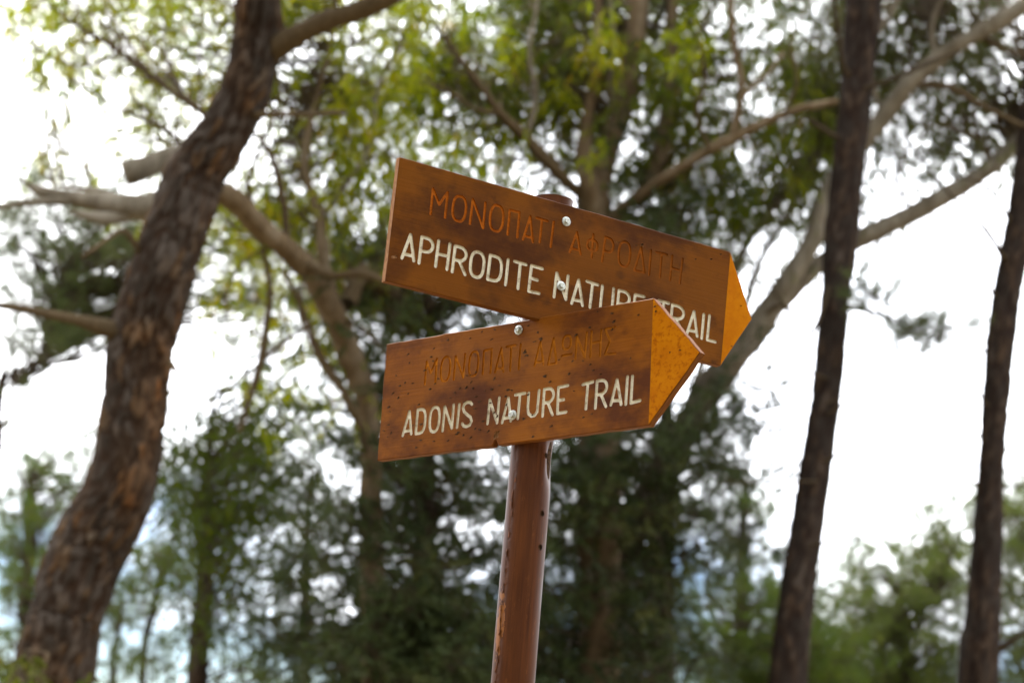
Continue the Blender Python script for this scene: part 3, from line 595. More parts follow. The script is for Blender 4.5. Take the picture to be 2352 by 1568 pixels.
# ------------------------------------------------------------------ the pole
PX, PY = 0.03861, 2.76241
PR = 0.030
def pole():
    root = empty('sign_pole', (PX, PY, 0))
    tag(root, 'brown painted steel pole with peeling paint carrying both trail signs', 'pole')
    top = 2.541
    holes = [(-48.6, 2.161), (-45.8, 2.080), (-43.1, 2.033)]
    pts, edges = [], []
    def av(P, E):
        o = len(pts); pts.extend([Vector(q) for q in P]); edges.extend([(o+a, o+b) for a, b in E])
    u0, u1 = R(-270)*PR, R(90)*PR; z0 = 1.80
    nu, nz_ = 72, int((top-z0)/.012)
    us = np.linspace(u0, u1, nu+1); zs = np.linspace(z0, top, nz_+1)
    hc = [(R(a)*PR, z) for a, z in holes]; hr = .0042
    grid = [(u, z) for u in us for z in zs if min(math.hypot(u-a, z-b) for a, b in hc) > hr*1.35]
    av(grid, [])
    for a, b in hc: av([(a+hr*math.cos(t), b+hr*math.sin(t)) for t in np.linspace(0, 2*math.pi, 17)[:-1]], [(i, (i+1) % 16) for i in range(16)])
    vo, _, fo, *_ = delaunay_2d_cdt(pts, edges, [], 0, 1e-6)
    vo = np.array([tuple(v) for v in vo]); tri = np.array(fo); cen = vo[tri].mean(1)
    keep = np.ones(len(tri), bool)
    for a, b in hc: keep &= np.hypot(cen[:, 0]-a, cen[:, 1]-b) > hr*.97
    tri = tri[keep]
    def wrap(UV, r):
        th = UV[:, 0]/PR; z = UV[:, 1]
        # the knock in its right flank just under the lower sign, and a slight unevenness
        dt = np.angle(np.exp(1j*(th-R(-14)))); dent = .0085*np.exp(-(dt/.42)**2-((z-2.158)/.026)**2)
        bulge = .0022*np.exp(-((dt+.75)/.2)**2-((z-2.158)/.03)**2)
        rr = r-dent+bulge+.0004*np.sin(th*3+z*9)
        zz = z-1.6
        return np.stack([rr*np.cos(th)+.003778*zz, rr*np.sin(th)-.002419*zz, z], 1)
    low_z = np.array([-.4, 0, .3, .6, .9, 1.2, 1.5, z0])
    # outer skin: detailed upper stretch and plain lower stretch
    UVl = np.array([(u, z) for z in low_z for u in us]); kk = nu+1
    Fl = []
    for i in range(len(low_z)-1):
        for j in range(nu):
            a, b, c, d = i*kk+j, i*kk+j+1, (i+1)*kk+j+1, (i+1)*kk+j
            Fl += [(a, b, c), (a, c, d)]
    V1 = wrap(vo, PR); V2 = wrap(UVl, PR)
    Vv = np.concatenate([V1, V2]); Fc = np.concatenate([tri, np.array(Fl)+len(V1)]); UVa = np.concatenate([vo, UVl])
    mesh_obj('tube', Vv, Fc, M['pole'], root, smooth=True, uv=UVa)
    # bore and top rim
    th = np.linspace(0, 2*math.pi, 49)[:-1]; Vv, Fc = [], []
    prof = [(PR, top), (PR-.0008, top+.0006), (PR-.0026, top+.0006), (PR-.003, top), (PR-.003, 1.7)]
    for r, z in prof:
        zz = z-1.6
        for t in th: Vv.append((r*math.cos(t)+.003778*zz, r*math.sin(t)-.002419*zz, z))
    for i in range(len(prof)-1):
        for k in range(48): Fc.append((i*48+k, i*48+(k+1) % 48, (i+1)*48+(k+1) % 48, (i+1)*48+k))
    mesh_obj('bore', Vv, Fc, M['splint'], root, smooth=True)
    # curled flakes of paint along the crack
    r = random.Random(4); Vv, Fc = [], []
    for q in range(80):
        z = r.uniform(1.55, 2.15) if q < 40 else r.gauss(1.90, .05)
        a = R(-139+6*noise.noise(Vector((z*26, 0, 1)))+r.gauss(0, 2.0)-(6 if q >= 40 else 0)); s = r.uniform(.0008, .0026); hgt = r.uniform(.6, 2.2)*s; lift = r.uniform(.0003, .0016)
        k = len(Vv)
        for du, dz, l in ((-.5, -1, 0), (.6, -.7, lift), (.5, .8, lift*1.2), (-.4, 1, 0)):
            aa = a+du*s/PR; rr = PR+.0002+l; zz = z-1.6
            Vv.append((rr*math.cos(aa)+.003778*zz, rr*math.sin(aa)-.002419*zz, z+dz*hgt))
        Fc += [(k, k+1, k+2, k+3)]
    o = mesh_obj('paint_flake', Vv, Fc, M['flake'], root); tag(o, 'curled flakes of lifted brown paint', kind='stuff')
M['flake'] = paint_mat('paint_flake', (.05, .015, .005), (.16, .055, .018), .6, 200)
pole()

# ------------------------------------------------------------------ trees
def catmull(P, step):
    P = np.asarray(P, float); Q = np.vstack([2*P[0]-P[1], P, 2*P[-1]-P[-2]]); out = []
    for i in range(1, len(Q)-2):
        p0, p1, p2, p3 = Q[i-1:i+3]; L = np.linalg.norm((p2-p1)[:3]); m = max(2, int(L/step))
        t = np.arange(m)[:, None]/m
        out.append(.5*((2*p1)+(-p0+p2)*t+(2*p0-5*p1+4*p2-p3)*t**2+(-p0+3*p1-3*p2+p3)*t**3))
    out.append(P[-1:]); return np.vstack(out)
def tube(path, seg, step, bark=None, amp=.0, seed=0., cap=True, k_w=22., k_l=8.):
    """path: rows x, y, z, radius.  Returns vertices, quads and the bark attributes."""
    Q = catmull(path, step); P, r = Q[:, :3], np.maximum(Q[:, 3], .001); n = len(P)
    tan = np.gradient(P, axis=0); tan /= np.linalg.norm(tan, axis=1)[:, None]
    s = np.concatenate([[0], np.cumsum(np.linalg.norm(np.diff(P, axis=0), axis=1))])
    ref = np.array([1., 0, 0]) if abs(tan[0][0]) < .8 else np.array([0, 1., 0])
    u = np.zeros_like(P); ucur = ref
    for i in range(n):
        ucur = ucur-tan[i]*(ucur@tan[i]); ucur = ucur/np.linalg.norm(ucur); u[i] = ucur
    v = np.cross(tan, u)
    th = np.linspace(0, 2*np.pi, seg+1)[:-1]; c, sn = np.cos(th), np.sin(th)
    plate = np.zeros((n, seg)); groove = np.zeros((n, seg)); disp = np.zeros((n, seg))
    for i in range(n):
        for j in range(seg):
            x, y = c[j]*r[i], sn[j]*r[i]
            if bark == 'plate':
                q = Vector((x*k_w+seed, y*k_w, s[i]*k_l)); q = q+noise.noise_vector(q*.45)*.9+noise.noise_vector(q*1.7)*.28
                d, pp = noise.voronoi(q); f = d[1]-d[0]
                h = math.sin(pp[0][0]*127.1+pp[0][1]*311.7+pp[0][2]*74.7)*43758.5; h -= math.floor(h)
                gr = 1-min(1., max(0., (f-.03)/.20)); plate[i, j] = h; groove[i, j] = gr
                disp[i, j] = amp*((h-.5)*.9-gr*1.1)+r[i]*.10*noise.noise(Vector((x*3+seed, y*3, s[i]*1.7)))
            else:
                disp[i, j] = amp*noise.fractal(Vector((x*14+seed, y*14, s[i]*5)), 1.0, 2.0, 3)+r[i]*.26*noise.noise(Vector((x*5+seed*2, y*5, s[i]*3.1)))+r[i]*.12*noise.noise(Vector((x*9+seed, y*9, s[i]*8)))
    rr = r[:, None]+disp
    V = P[:, None]+u[:, None]*(rr*c)[..., None]+v[:, None]*(rr*sn)[..., None]
    V = V.reshape(-1, 3); ii = np.arange(n*seg).reshape(n, seg); jj = np.roll(ii, -1, 1)
    Fq = np.stack([ii[:-1].ravel(), jj[:-1].ravel(), jj[1:].ravel(), ii[1:].ravel()], 1)
    pl, gv = plate.ravel(), groove.ravel()
    if cap:
        V = np.vstack([V, P[-1]+tan[-1]*r[-1]*.15]); k = len(V)-1
        e = ii[-1]; Fc = np.stack([e, np.roll(e, -1), np.full(seg, k), np.full(seg, k)], 1)
        pl, gv = np.append(pl, .5), np.append(gv, 0)
        return V, [tuple(f) for f in Fq]+[tuple(f[:3]) for f in Fc], dict(plate=pl, groove=gv), P, r
    return V, Fq, dict(plate=pl, groove=gv), P, r
def pxpath(rows, ground=None):
    """rows (px, py, depth, width in px) from low to high, as the photograph shows the stem"""
    out = []
    for x, y, d, wpx in rows: out.append((*at(x, y, d), wpx*d/F_PX/2))
    if ground is not None:
        gx_, gd, grow = ground; gp = ground_at(gx_, gd); out.insert(0, (*gp, out[0][3]*grow))
    return np.array(out)
class Tree:
    def __init__(self, name, base, label, group, cat='tree'):
        self.root = empty(name, tuple(base)); tag(self.root, label, cat, group)
        self.base = np.array(base); self.skel = []; self.clumps = []; self.tw = []; self.rad = []
        self.seed = abs(hash(label)) % 97 if False else sum(map(ord, label)) % 97
    def wood(self, part, path, material, seg=20, step=.06, bark=None, amp=.004, label=None, skel=True, **kw):
        V, Fq, at_, P, r = tube(path, seg, step, bark, amp, self.seed+len(self.skel), **kw)
        o = mesh_obj(part, V-self.base, Fq, material, self.root, smooth=True, attrs=at_ if bark == 'plate' else None)
        if label: tag(o, label)
        if skel: self.skel.append(P); self.rad.append(r)
        return o
GAPS = []
def open_sky(px, py, m):
    return any(((px-cx)/(rx+m))**2+((py-cy)/(ry+m))**2 < 1 for cx, cy, rx, ry in GAPS)
def unit(a): return a/np.maximum(np.linalg.norm(a, axis=-1, keepdims=True), 1e-9)
def blades(B, D, L, Wd, rg, fold=.0):
    """diamond leaves: base B, direction D, length L, width Wd -> verts, quads"""
    n = len(B); s = unit(np.cross(D, rg.normal(size=(n, 3)))); nn = np.cross(s, D)
    mid = B+D*(L*.42)[:, None]+nn*(L*fold*rg.normal(size=n))[:, None]; tip = B+D*L[:, None]+nn*(L*fold*1.5*rg.normal(size=n))[:, None]
    V = np.stack([B, mid+s*(Wd/2)[:, None], tip, mid-s*(Wd/2)[:, None]], 1).reshape(-1, 3)
    return V, np.arange(4*n).reshape(n, 4)
def needles(B, D, L, Wd, rg):
    n = len(B); s = unit(np.cross(D, rg.normal(size=(n, 3))))
    V = np.stack([B+s*(Wd/2)[:, None], B+D*L[:, None], B-s*(Wd/2)[:, None]], 1).reshape(-1, 3)
    return V, np.arange(3*n).reshape(n, 3)
def ball(n, rg, flat=1.0):
    p = unit(rg.normal(size=(n, 3)))*(rg.random(n)**.45)[:, None]; p[:, 2] *= flat; return p
def lumps(C, r, n, rg, flat, k, tight):
    """points gathered in k tighter bunches inside the clump, so that gaps stay between them"""
    sub = ball(k, rg, flat)*r*.85
    return C+sub[rg.integers(0, k, n)]+ball(n, rg, flat)*r*tight
def euc_clump(C, r, nt, rg, LL=(.07, .14), WW=(.012, .021)):
    S = lumps(C, r, nt, rg, .8, 4, .38)
    out = unit(np.stack([rg.normal(size=nt), rg.normal(size=nt), rg.normal(size=nt)*.4-.25], 1)); Lt = rg.uniform(.16, .42, nt)*min(1., r/.25)
    k = 5; t = np.linspace(0, 1, k)
    poly = S[:, None]+out[:, None]*(Lt[:, None]*t)[..., None]+np.array([0, 0, -1.])*(Lt[:, None]*.75*t**2)[..., None]
    nl = 10; tl = rg.uniform(.1, 1, (nt, nl))
    B = S[:, None]+out[:, None]*(Lt[:, None]*tl)[..., None]+np.array([0, 0, -1.])*(Lt[:, None]*.75*tl**2)[..., None]
    D = unit(out[:, None]*.35+rg.normal(size=(nt, nl, 3))*.42+np.array([0, 0, -.85]))
    B, D = B.reshape(-1, 3), D.reshape(-1, 3); n = len(B)
    V, Fq = blades(B, D, rg.uniform(*LL, n), rg.uniform(*WW, n), rg, .06)
    tint = np.repeat(np.clip(rg.normal(.42, .13)+rg.normal(0, .2, n), 0, 1), 4)
    return V, Fq, tint, poly
def pine_clump(C, r, nt, rg, L0=.075, nn=40, wd=.0036, flat=.55):
    S = lumps(C, r, nt, rg, flat, 5, .36); out = unit((S-C)/r*np.array([1, 1, .5])+rg.normal(size=(nt, 3))*.5+np.array([0, 0, .45]))
    Lt = rg.uniform(.08, .16, nt); t = np.linspace(-1.2, 1, 4)
    poly = S[:, None]+out[:, None]*(Lt[:, None]*t)[..., None]
    tl = rg.random((nt, nn))**.7
    B = S[:, None]+out[:, None]*(Lt[:, None]*tl)[..., None]; D = unit(out[:, None]*.75+rg.normal(size=(nt, nn, 3))*.62)
    B, D = B.reshape(-1, 3), D.reshape(-1, 3); n = len(B)
    V, Fq = needles(B, D, rg.uniform(.75, 1.2, n)*L0, np.full(n, wd), rg)
    tint = np.repeat(np.clip(np.repeat(rg.normal(.45, .22, nt), nn)+rg.normal(0, .1, n), 0, 1), 3)
    return V, Fq, tint, poly
def cyp_clump(C, r, nt, rg, tilt=-.05):
    S = lumps(C, r, nt, rg, .38, 4, .33); out = unit((S-C)/r+rg.normal(size=(nt, 3))*.45+np.array([0, 0, tilt])); Lt = rg.uniform(.10, .20, nt)
    t = np.linspace(-.8, 1, 4); poly = S[:, None]+out[:, None]*(Lt[:, None]*t)[..., None]
    nl = 15; tl = rg.random((nt, nl)); B = S[:, None]+out[:, None]*(Lt[:, None]*tl)[..., None]
    D = unit(out[:, None]+rg.normal(size=(nt, nl, 3))*.45); B, D = B.reshape(-1, 3), D.reshape(-1, 3); n = len(B)
    V, Fq = blades(B, D, rg.uniform(.035, .075, n), rg.uniform(.008, .015, n), rg, .05)
    tint = np.repeat(np.clip(rg.normal(.40, .26)+np.repeat(rg.normal(0, .12, nt), nl)+rg.normal(0, .1, n), 0, 1), 4)
    return V, Fq, tint, poly
def small_leaf_clump(C, r, nt, rg):
    return euc_clump(C, r, nt, rg, (.03, .06), (.014, .024))
SPREAD = dict(euc=1.5, pine=1.3, cyp=1.3, small=1.0)
THIN = dict(euc=.40, pine=.42, cyp=.50, small=1.0)
KIND = dict(euc=euc_clump, pine=pine_clump, cyp=cyp_clump, small=small_leaf_clump)
def thin(polys, r0, r1):
    """three-sided tubes along polylines (n, k, 3)"""
    n, k, _ = polys.shape
    tan = unit(np.gradient(polys, axis=1)); a = unit(np.cross(tan, np.array([.31, .52, .79]))); b = np.cross(tan, a)
    rad = (np.asarray(r0).reshape(-1, 1)*(1-np.linspace(0, 1, k))+np.asarray(r1).reshape(-1, 1)*np.linspace(0, 1, k))
    V = []
    for q in range(3):
        c, s = math.cos(2.0944*q), math.sin(2.0944*q); V.append(polys+(a*c+b*s)*rad[..., None])
    V = np.stack(V, 2).reshape(-1, 3); ii = np.arange(n*k*3).reshape(n, k, 3); jj = np.roll(ii, -1, 2)
    return V, np.stack([ii[:, :-1].ravel(), jj[:, :-1].ravel(), jj[:, 1:].ravel(), ii[:, 1:].ravel()], 1)
CLOSE = dict(euc=1.95, pine=2.6, cyp=3.1, small=2.2)           # leaves overlap in their bunches
AREA = dict(euc=5.2e-3, pine=3.9e-3, cyp=2.8e-3, small=2.6e-3)      # shade cast by one twig, square metres
def scatter(kind, layer, rg, nt):
    """layer: depth range, clump radius range and how closed the crown is in each 98 px cell of the photograph (digits, tenths)"""
    Cs, Rs = [], []; d0, d1 = layer['depth']; r0, r1 = layer['r']; mul = layer.get('k', 1.0)*CLOSE[kind]
    for row, cells in layer['rows'].items():
        for col, ch in enumerate(cells, layer.get('c0', 0)):
            if ch in ' .0': continue
            c = int(ch)/10; dm = (d0+d1)/2; area = (98*dm/F_PX)**2
            n = rg.poisson(-math.log(1-min(c, .92))*area*mul/(nt*AREA[kind]))
            for _ in range(n):
                Cs.append(at((col+.5+rg.uniform(-.62, .62))*98, (row+.5+rg.uniform(-.62, .62))*98, rg.uniform(d0, d1))); Rs.append(rg.uniform(r0, r1))
    return Cs, Rs
def box_scatter(kind, boxes, rg):
    Cs, Rs = [], []
    for x0, y0, x1, y1, cnt, d0, d1, r0, r1 in boxes:
        cnt = int(cnt*1.5); made = tries = 0
        while made < cnt and tries < cnt*14:
            tries += 1
            x, y, d, r = rg.uniform(x0, x1), rg.uniform(y0, y1), rg.uniform(d0, d1), rg.uniform(r0, r1)*SPREAD[kind]
            if open_sky(x, y, r*F_PX/d*.42): continue
            Cs.append(at(x, y, d)); Rs.append(r); made += 1
    return Cs, Rs
def foliage(tree, kind, boxes, material, rg, twig_mat, dens, branch_r=(.010, .003), part='crown', label=None, nt=5, **kw):
    """boxes: (x0, y0, x1, y1, count, depth0, depth1, r0, r1); every clump hangs on a branchlet from the tree's own wood"""
    Cs, Rs = scatter(kind, boxes, rg, nt) if isinstance(boxes, dict) else box_scatter(kind, boxes, rg)
    VV, FF, TT, PP = [], [], [], []; k = 0
    for C, r in zip(Cs, Rs):
        V, Fq, t, poly = KIND[kind](C, r, nt if isinstance(boxes, dict) else max(3, int(dens*THIN[kind]*(r/.3)**2)), rg, **kw)
        VV.append(V); FF.append(Fq+k); TT.append(t); PP.append(poly); k += len(V)
    o = mesh_obj(part, np.concatenate(VV)-tree.base, np.concatenate(FF), material, tree.root, attrs=dict(tint=np.concatenate(TT)))
    tag(o, label, kind='stuff')
    tw = [thin(p, np.full(len(p), .0022), np.full(len(p), .001)) for p in PP]
    if tree.skel:
        S = np.concatenate(tree.skel); SR = np.concatenate(tree.rad); br = []; rr0 = []
        for C in Cs:
            d = np.linalg.norm(S-C, axis=1)+np.maximum(0, S[:, 2]-C[2]+.15)*1.2+rg.random(len(S))*.5
            i = int(np.argmin(d)); A = S[i]; L = np.linalg.norm(C-A)
            mid = (A+C)/2+np.array([rg.normal()*.10, rg.normal()*.10, .14+rg.normal()*.06])*L
            t = np.linspace(0, 1, 9)[:, None]; wob = rg.normal(size=(9, 3))*.018*L; wob[0] = 0
            br.append((1-t)**2*A+2*t*(1-t)*mid+t**2*C+wob); rr0.append(min(SR[i]*.6, branch_r[0]*(.45+.45*L)))
        tw.append(thin(np.array(br), np.array(rr0), np.full(len(br), branch_r[1])))
    VV, FF, k = [], [], 0
    for V, Fq in tw: VV.append(V); FF.append(Fq+k); k += len(V)
    o = mesh_obj('branchlet', np.concatenate(VV)-tree.base, np.concatenate(FF), twig_mat, tree.root, smooth=True)
    tag(o, kind='stuff')

# openings in the canopy where the sky stands clear: centre and radii on the photograph (2352 px wide)
GAPS += [(30, 290, 90, 150), (300, 345, 200, 52), (500, 300, 40, 40), (120, 960, 130, 170), (540, 830, 140, 110), (470, 720, 70, 60),
         (640, 740, 55, 60), (1020, 25, 45, 60), (1225, 265, 55, 50), (1075, 355, 60, 42), (1275, 455, 45, 20), (1500, 75, 40, 35),
         (2150, 640, 190, 190), (2110, 1000, 210, 220), (1800, 880, 90, 270), (1820, 610, 70, 80), (1690, 555, 90, 50), (2285, 200, 60, 70),
         (2240, 520, 110, 110), (1735, 1010, 60, 90), (1690, 880, 60, 70), (780, 1120, 75, 60), (690, 1240, 55, 60), (100, 1130, 90, 60),
         (880, 1110, 25, 45), (1270, 1280, 30, 70), (1010, 1290, 22, 30), (1945, 1310, 60, 60), (480, 1460, 60, 45), (600, 1440, 50, 40), (1910,110,25,40)]
def rgen(s): return np.random.default_rng(s)

# --- the leaning pine on the left
t = Tree('pine_tree', ground_at(-110, 10.4), 'leaning pine with thick scaly reddish brown trunk left of the signs', 'trees behind the signs')
LP = pxpath([(112, 1600, 10.5, 190), (158, 1400, 10.55, 174), (212, 1250, 10.6, 176), (284, 1100, 10.6, 164), (308, 950, 10.65, 154), (324, 800, 10.7, 152),
             (362, 650, 10.7, 154), (414, 500, 10.75, 150), (450, 400, 10.8, 140), (514, 300, 10.8, 122), (565, 200, 10.85, 118), (588, 100, 10.9, 114), (593, 0, 10.9, 106), (590, -150, 11, 98), (560, -350, 11, 84), (540, -600, 11, 60), (560, -800, 11, 30)],
            (-110, 10.4, 1.25))
t.wood('trunk', LP, M['pine_bark'], seg=84, step=.024, bark='plate', amp=.017, k_w=23, k_l=10)
def limb(tree, rows, m, seg=12, part='limb', step=.05, amp=.004, **kw): return tree.wood(part, pxpath(rows), m, seg=seg, step=step, amp=amp, **kw)
limb(t, [(590, 150, 10.9, 30), (640, 108, 10.85, 66), (690, 78, 10.8, 52), (760, 45, 10.75, 46), (840, 18, 10.7, 46), (900, -8, 10.65, 40), (1000, -70, 10.6, 34), (1150, -200, 10.5, 22)], M['twig'], seg=18)
limb(t, [(300, 770, 10.7, 50), (240, 752, 10.6, 36), (180, 735, 10.5, 27), (110, 722, 10.4, 23), (30, 706, 10.3, 20), (-80, 690, 10.2, 14)], M['twig'])
limb(t, [(560, 268, 10.8, 18), (620, 262, 10.7, 16), (700, 264, 10.6, 13), (795, 258, 10.5, 11)], M['twig'], seg=8)
limb(t, [(330, 600, 10.7, 26), (310, 560, 10.6, 18), (285, 530, 10.55, 13), (255, 545, 10.5, 11), (190, 590, 10.4, 10)], M['twig'], seg=8)
limb(t, [(390, 830, 10.6, 16), (410, 858, 10.5, 11), (450, 895, 10.4, 9), (490, 925, 10.35, 6)], M['twig'], seg=8)
foliage(t, 'pine', [(250, -820, 1000, -260, 34, 9.5, 12.5, .3, .5)], M['needle'], rgen(1), M['twig'], 46, label='flat needle crown high above the picture')

# --- the straight dark pine to the right of the signs
t = Tree('pine_tree', ground_at(1730, 13.2), 'straight dark pine trunk standing just right of the signs', 'trees behind the signs')
t.wood('trunk', pxpath([(1808, 1600, 13.2, 92), (1820, 1450, 13.2, 86), (1840, 1300, 13.2, 80), (1870, 1100, 13.2, 74), (1898, 900, 13.2, 72), (1918, 700, 13.2, 68), (1932, 560, 13.2, 78), (1946, 400, 13.2, 76), (1967, 200, 13.2, 78), (1984, 0, 13.2, 84), (1990, -200, 13.2, 76), (2000, -500, 13.2, 50), (2010, -700, 13.2, 24)], (1730, 13.2, 1.15)),
       M['pine_bark_grey'], seg=48, step=.035, bark='plate', amp=.009, k_w=24, k_l=9)
DT = M['dark_twig']
limb(t, [(1975, 190, 13.2, 22), (1940, 160, 13.1, 13), (1925, 80, 13.0, 11), (1915, 0, 12.9, 10), (1900, -80, 12.8, 8)], DT, seg=8)
limb(t, [(1955, 210, 13.2, 18), (2030, 190, 13.0, 11), (2120, 150, 12.9, 9), (2200, 120, 12.8, 7)], DT, seg=8)
limb(t, [(1950, 330, 13.2, 12), (1880, 290, 13, 10), (1850, 270, 12.9, 8), (1800, 300, 12.8, 5)], DT, seg=6)
limb(t, [(1925, 600, 13.2, 10), (1860, 770, 13, 9), (1800, 700, 12.9, 8), (1770, 650, 12.8, 5)], DT, seg=6)
limb(t, [(1880, 1105, 13.1, 7), (1780, 1106, 13, 5), (1700, 1108, 12.9, 5), (1660, 1104, 12.8, 4)], DT, seg=6)
limb(t, [(1900, 925, 13.1, 7), (1990, 890, 13, 6), (2090, 850, 12.9, 6), (2190, 838, 12.85, 5), (2250, 850, 12.8, 4)], DT, seg=6)
limb(t, [(1900, 950, 13.1, 7), (1960, 920, 13, 5), (2030, 905, 12.9, 5), (2110, 905, 12.8, 3)], DT, seg=6)
limb(t, [(1890, 1060, 13.1, 8), (1935, 1040, 13, 6), (1980, 1015, 12.9, 4)], DT, seg=6)
limb(t, [(1860, 1250, 13.1, 8), (1940, 1242, 13, 6), (2010, 1225, 12.9, 4)], DT, seg=6)
limb(t, [(1900, 870, 13.1, 7), (1830, 845, 13, 5), (1740, 838, 12.9, 4), (1690, 840, 12.8, 3)], DT, seg=6)
limb(t, [(1930, 700, 13.2, 12), (2010, 720, 13, 10), (2080, 750, 12.9, 8), (2160, 778, 12.8, 6)], DT, seg=6)
save = GAPS[:]; GAPS.clear()
foliage(t, 'pine', [(1968, 672, 2060, 735, 5, 12.8, 13.1, .07, .11), (2085, 740, 2190, 795, 7, 12.7, 13, .08, .13), (2010, 745, 2110, 790, 3, 12.8, 13, .06, .09)], M['needle_grey'], rgen(20), DT, 110, part='spray', label='sparse needle sprays on thin twigs')
foliage(t, 'pine', [(1700, -700, 2350, -280, 26, 12, 14.5, .3, .5)], M['needle'], rgen(2), DT, 46, label='needle crown above the picture')
GAPS += save

# --- the slim pine at the right edge
t = Tree('pine_tree', ground_at(2200, 13.8), 'slim dark pine trunk at the right edge of the view', 'trees behind the signs')
t.wood('trunk', pxpath([(2246, 1600, 13.8, 96), (2256, 1450, 13.8, 88), (2268, 1250, 13.8, 74), (2276, 1100, 13.8, 62), (2284, 950, 13.8, 64), (2298, 780, 13.8, 66), (2322, 620, 13.8, 70), (2352, 470, 13.8, 72), (2372, 300, 13.8, 72), (2385, 100, 13.8, 66), (2390, -100, 13.8, 60), (2400, -400, 13.8, 40), (2400, -600, 13.8, 20)], (2200, 13.8, 1.15)),
       M['pine_bark_grey'], seg=44, step=.035, bark='plate', amp=.009, k_w=24, k_l=9)
limb(t, [(2325, 600, 13.8, 20), (2300, 585, 13.7, 12), (2270, 540, 13.6, 8), (2190, 455, 13.5, 7), (2120, 370, 13.4, 7), (2060, 280, 13.3, 5)], DT, seg=6)
limb(t, [(2300, 700, 13.8, 12), (2270, 660, 13.7, 7), (2200, 610, 13.6, 6), (2120, 575, 13.5, 5), (2030, 560, 13.4, 4)], DT, seg=6)
limb(t, [(2280, 950, 13.8, 9), (2260, 920, 13.7, 6), (2215, 865, 13.6, 5), (2150, 845, 13.5, 4)], DT, seg=6)
limb(t, [(2270, 1120, 13.8, 8), (2310, 1120, 13.8, 7), (2380, 1108, 13.8, 6)], DT, seg=6)
limb(t, [(2270, 1500, 13.8, 30), (2310, 1480, 13.7, 16), (2345, 1455, 13.6, 12), (2400, 1430, 13.5, 10)], DT, seg=8)
limb(t, [(2285, 830, 13.8, 8), (2230, 780, 13.7, 6), (2160, 740, 13.6, 5), (2090, 725, 13.5, 4)], DT, seg=6)
limb(t, [(2265, 1010, 13.8, 8), (2200, 985, 13.7, 6), (2120, 990, 13.6, 5), (2050, 970, 13.5, 3)], DT, seg=6)
limb(t, [(2340, 560, 13.8, 10), (2300, 470, 13.7, 8), (2250, 420, 13.6, 6), (2170, 400, 13.5, 4)], DT, seg=6)
limb(t, [(2262, 1130, 13.8, 8), (2210, 1090, 13.7, 6), (2150, 1075, 13.6, 4)], DT, seg=6)
foliage(t, 'pine', [(2200, -650, 2700, -250, 20, 12.5, 15, .3, .5)], M['needle'], rgen(3), DT, 46, label='needle crown above the picture')

# --- eucalyptus whose bare limb crosses behind the leaning pine
EB = M['euc_bark']
t = Tree('eucalyptus_tree', ground_at(880, 12.4), 'eucalyptus whose bare forked limb passes behind the leaning pine trunk', 'trees behind the signs')
t.wood('trunk', pxpath([(858, 1450, 12.4, 60), (852, 1200, 12.4, 54), (848, 950, 12.35, 50), (818, 850, 12.3, 56), (775, 740, 12.2, 62), (730, 650, 12.1, 56), (690, 600, 12.0, 50), (600, 525, 11.8, 50), (520, 450, 11.6, 54), (440, 430, 11.5, 62)], (880, 12.4, 1.3)), EB, seg=26, step=.05, amp=.008)
limb(t, [(460, 440, 11.5, 62), (380, 468, 11.4, 66), (310, 478, 11.35, 62), (240, 466, 11.3, 46), (170, 458, 11.25, 38), (110, 446, 11.2, 30), (70, 428, 11.15, 16), (42, 404, 11.1, 5)], M['euc_pale'], seg=18, amp=.008)
limb(t, [(200, 462, 11.3, 20), (140, 462, 11.2, 22), (80, 464, 11.1, 18), (20, 472, 11, 14), (-60, 482, 10.9, 10)], M['euc_pale'], seg=10)
limb(t, [(320, 480, 11.4, 40), (260, 500, 11.3, 34), (210, 498, 11.2, 26), (160, 484, 11.1, 8)], M['euc_pale'], seg=12)
limb(t, [(300, 470, 11.5, 20), (230, 440, 11.55, 15), (170, 432, 11.6, 11), (120, 425, 11.65, 8)], M['euc_pale'], seg=8)
limb(t, [(500, 330, 11.9, 44), (440, 352, 11.8, 50), (380, 366, 11.7, 54), (330, 384, 11.6, 58), (288, 396, 11.55, 60)], M['euc_pale'], part='sawn_limb', seg=20, amp=.006, label='thick limb sawn off square')  # the lighter bark paints sunlight onto this stub and the limbs above
limb(t, [(770, 720, 12.2, 36), (752, 650, 12.2, 32), (742, 590, 12.25, 28), (735, 500, 12.3, 24), (700, 380, 12.4, 18), (720, 250, 12.5, 15), (760, 100, 12.5, 12), (780, -80, 12.5, 9)], EB, seg=14, amp=.006)
limb(t, [(690, 600, 12, 26), (760, 632, 11.9, 21), (830, 628, 11.8, 17), (900, 650, 11.7, 13)], M['twig'], seg=8)
limb(t, [(800, 700, 12.3, 40), (830, 630, 12.5, 44), (875, 650, 12.7, 52), (950, 740, 13, 50)], M['twig'], seg=14, amp=.008)
limb(t, [(660, 580, 12, 18), (650, 460, 11.9, 15), (620, 350, 11.8, 13), (580, 300, 11.7, 10)], M['twig'], seg=8)
limb(t, [(840, 1000, 12.2, 19), (790, 900, 12.1, 18), (730, 800, 12, 16), (690, 700, 11.9, 13), (650, 620, 11.8, 10)], M['twig'], seg=8)
limb(t, [(550, 990, 12, 12), (595, 850, 12, 18), (612, 760, 12, 17), (620, 650, 11.9, 14), (600, 560, 11.9, 10)], M['twig'], seg=8)
limb(t, [(600, 830, 12, 10), (660, 780, 12, 10), (720, 745, 12, 9)], M['twig'], seg=6)
limb(t, [(560, 340, 12, 16), (480, 270, 11.8, 14), (380, 200, 11.6, 12), (280, 120, 11.4, 10), (180, 60, 11.2, 8), (60, -30, 11, 6)], M['twig'], seg=8)
limb(t, [(470, 380, 11.9, 12), (380, 300, 11.7, 10), (280, 250, 11.5, 8), (160, 180, 11.3, 6)], M['twig'], seg=8)
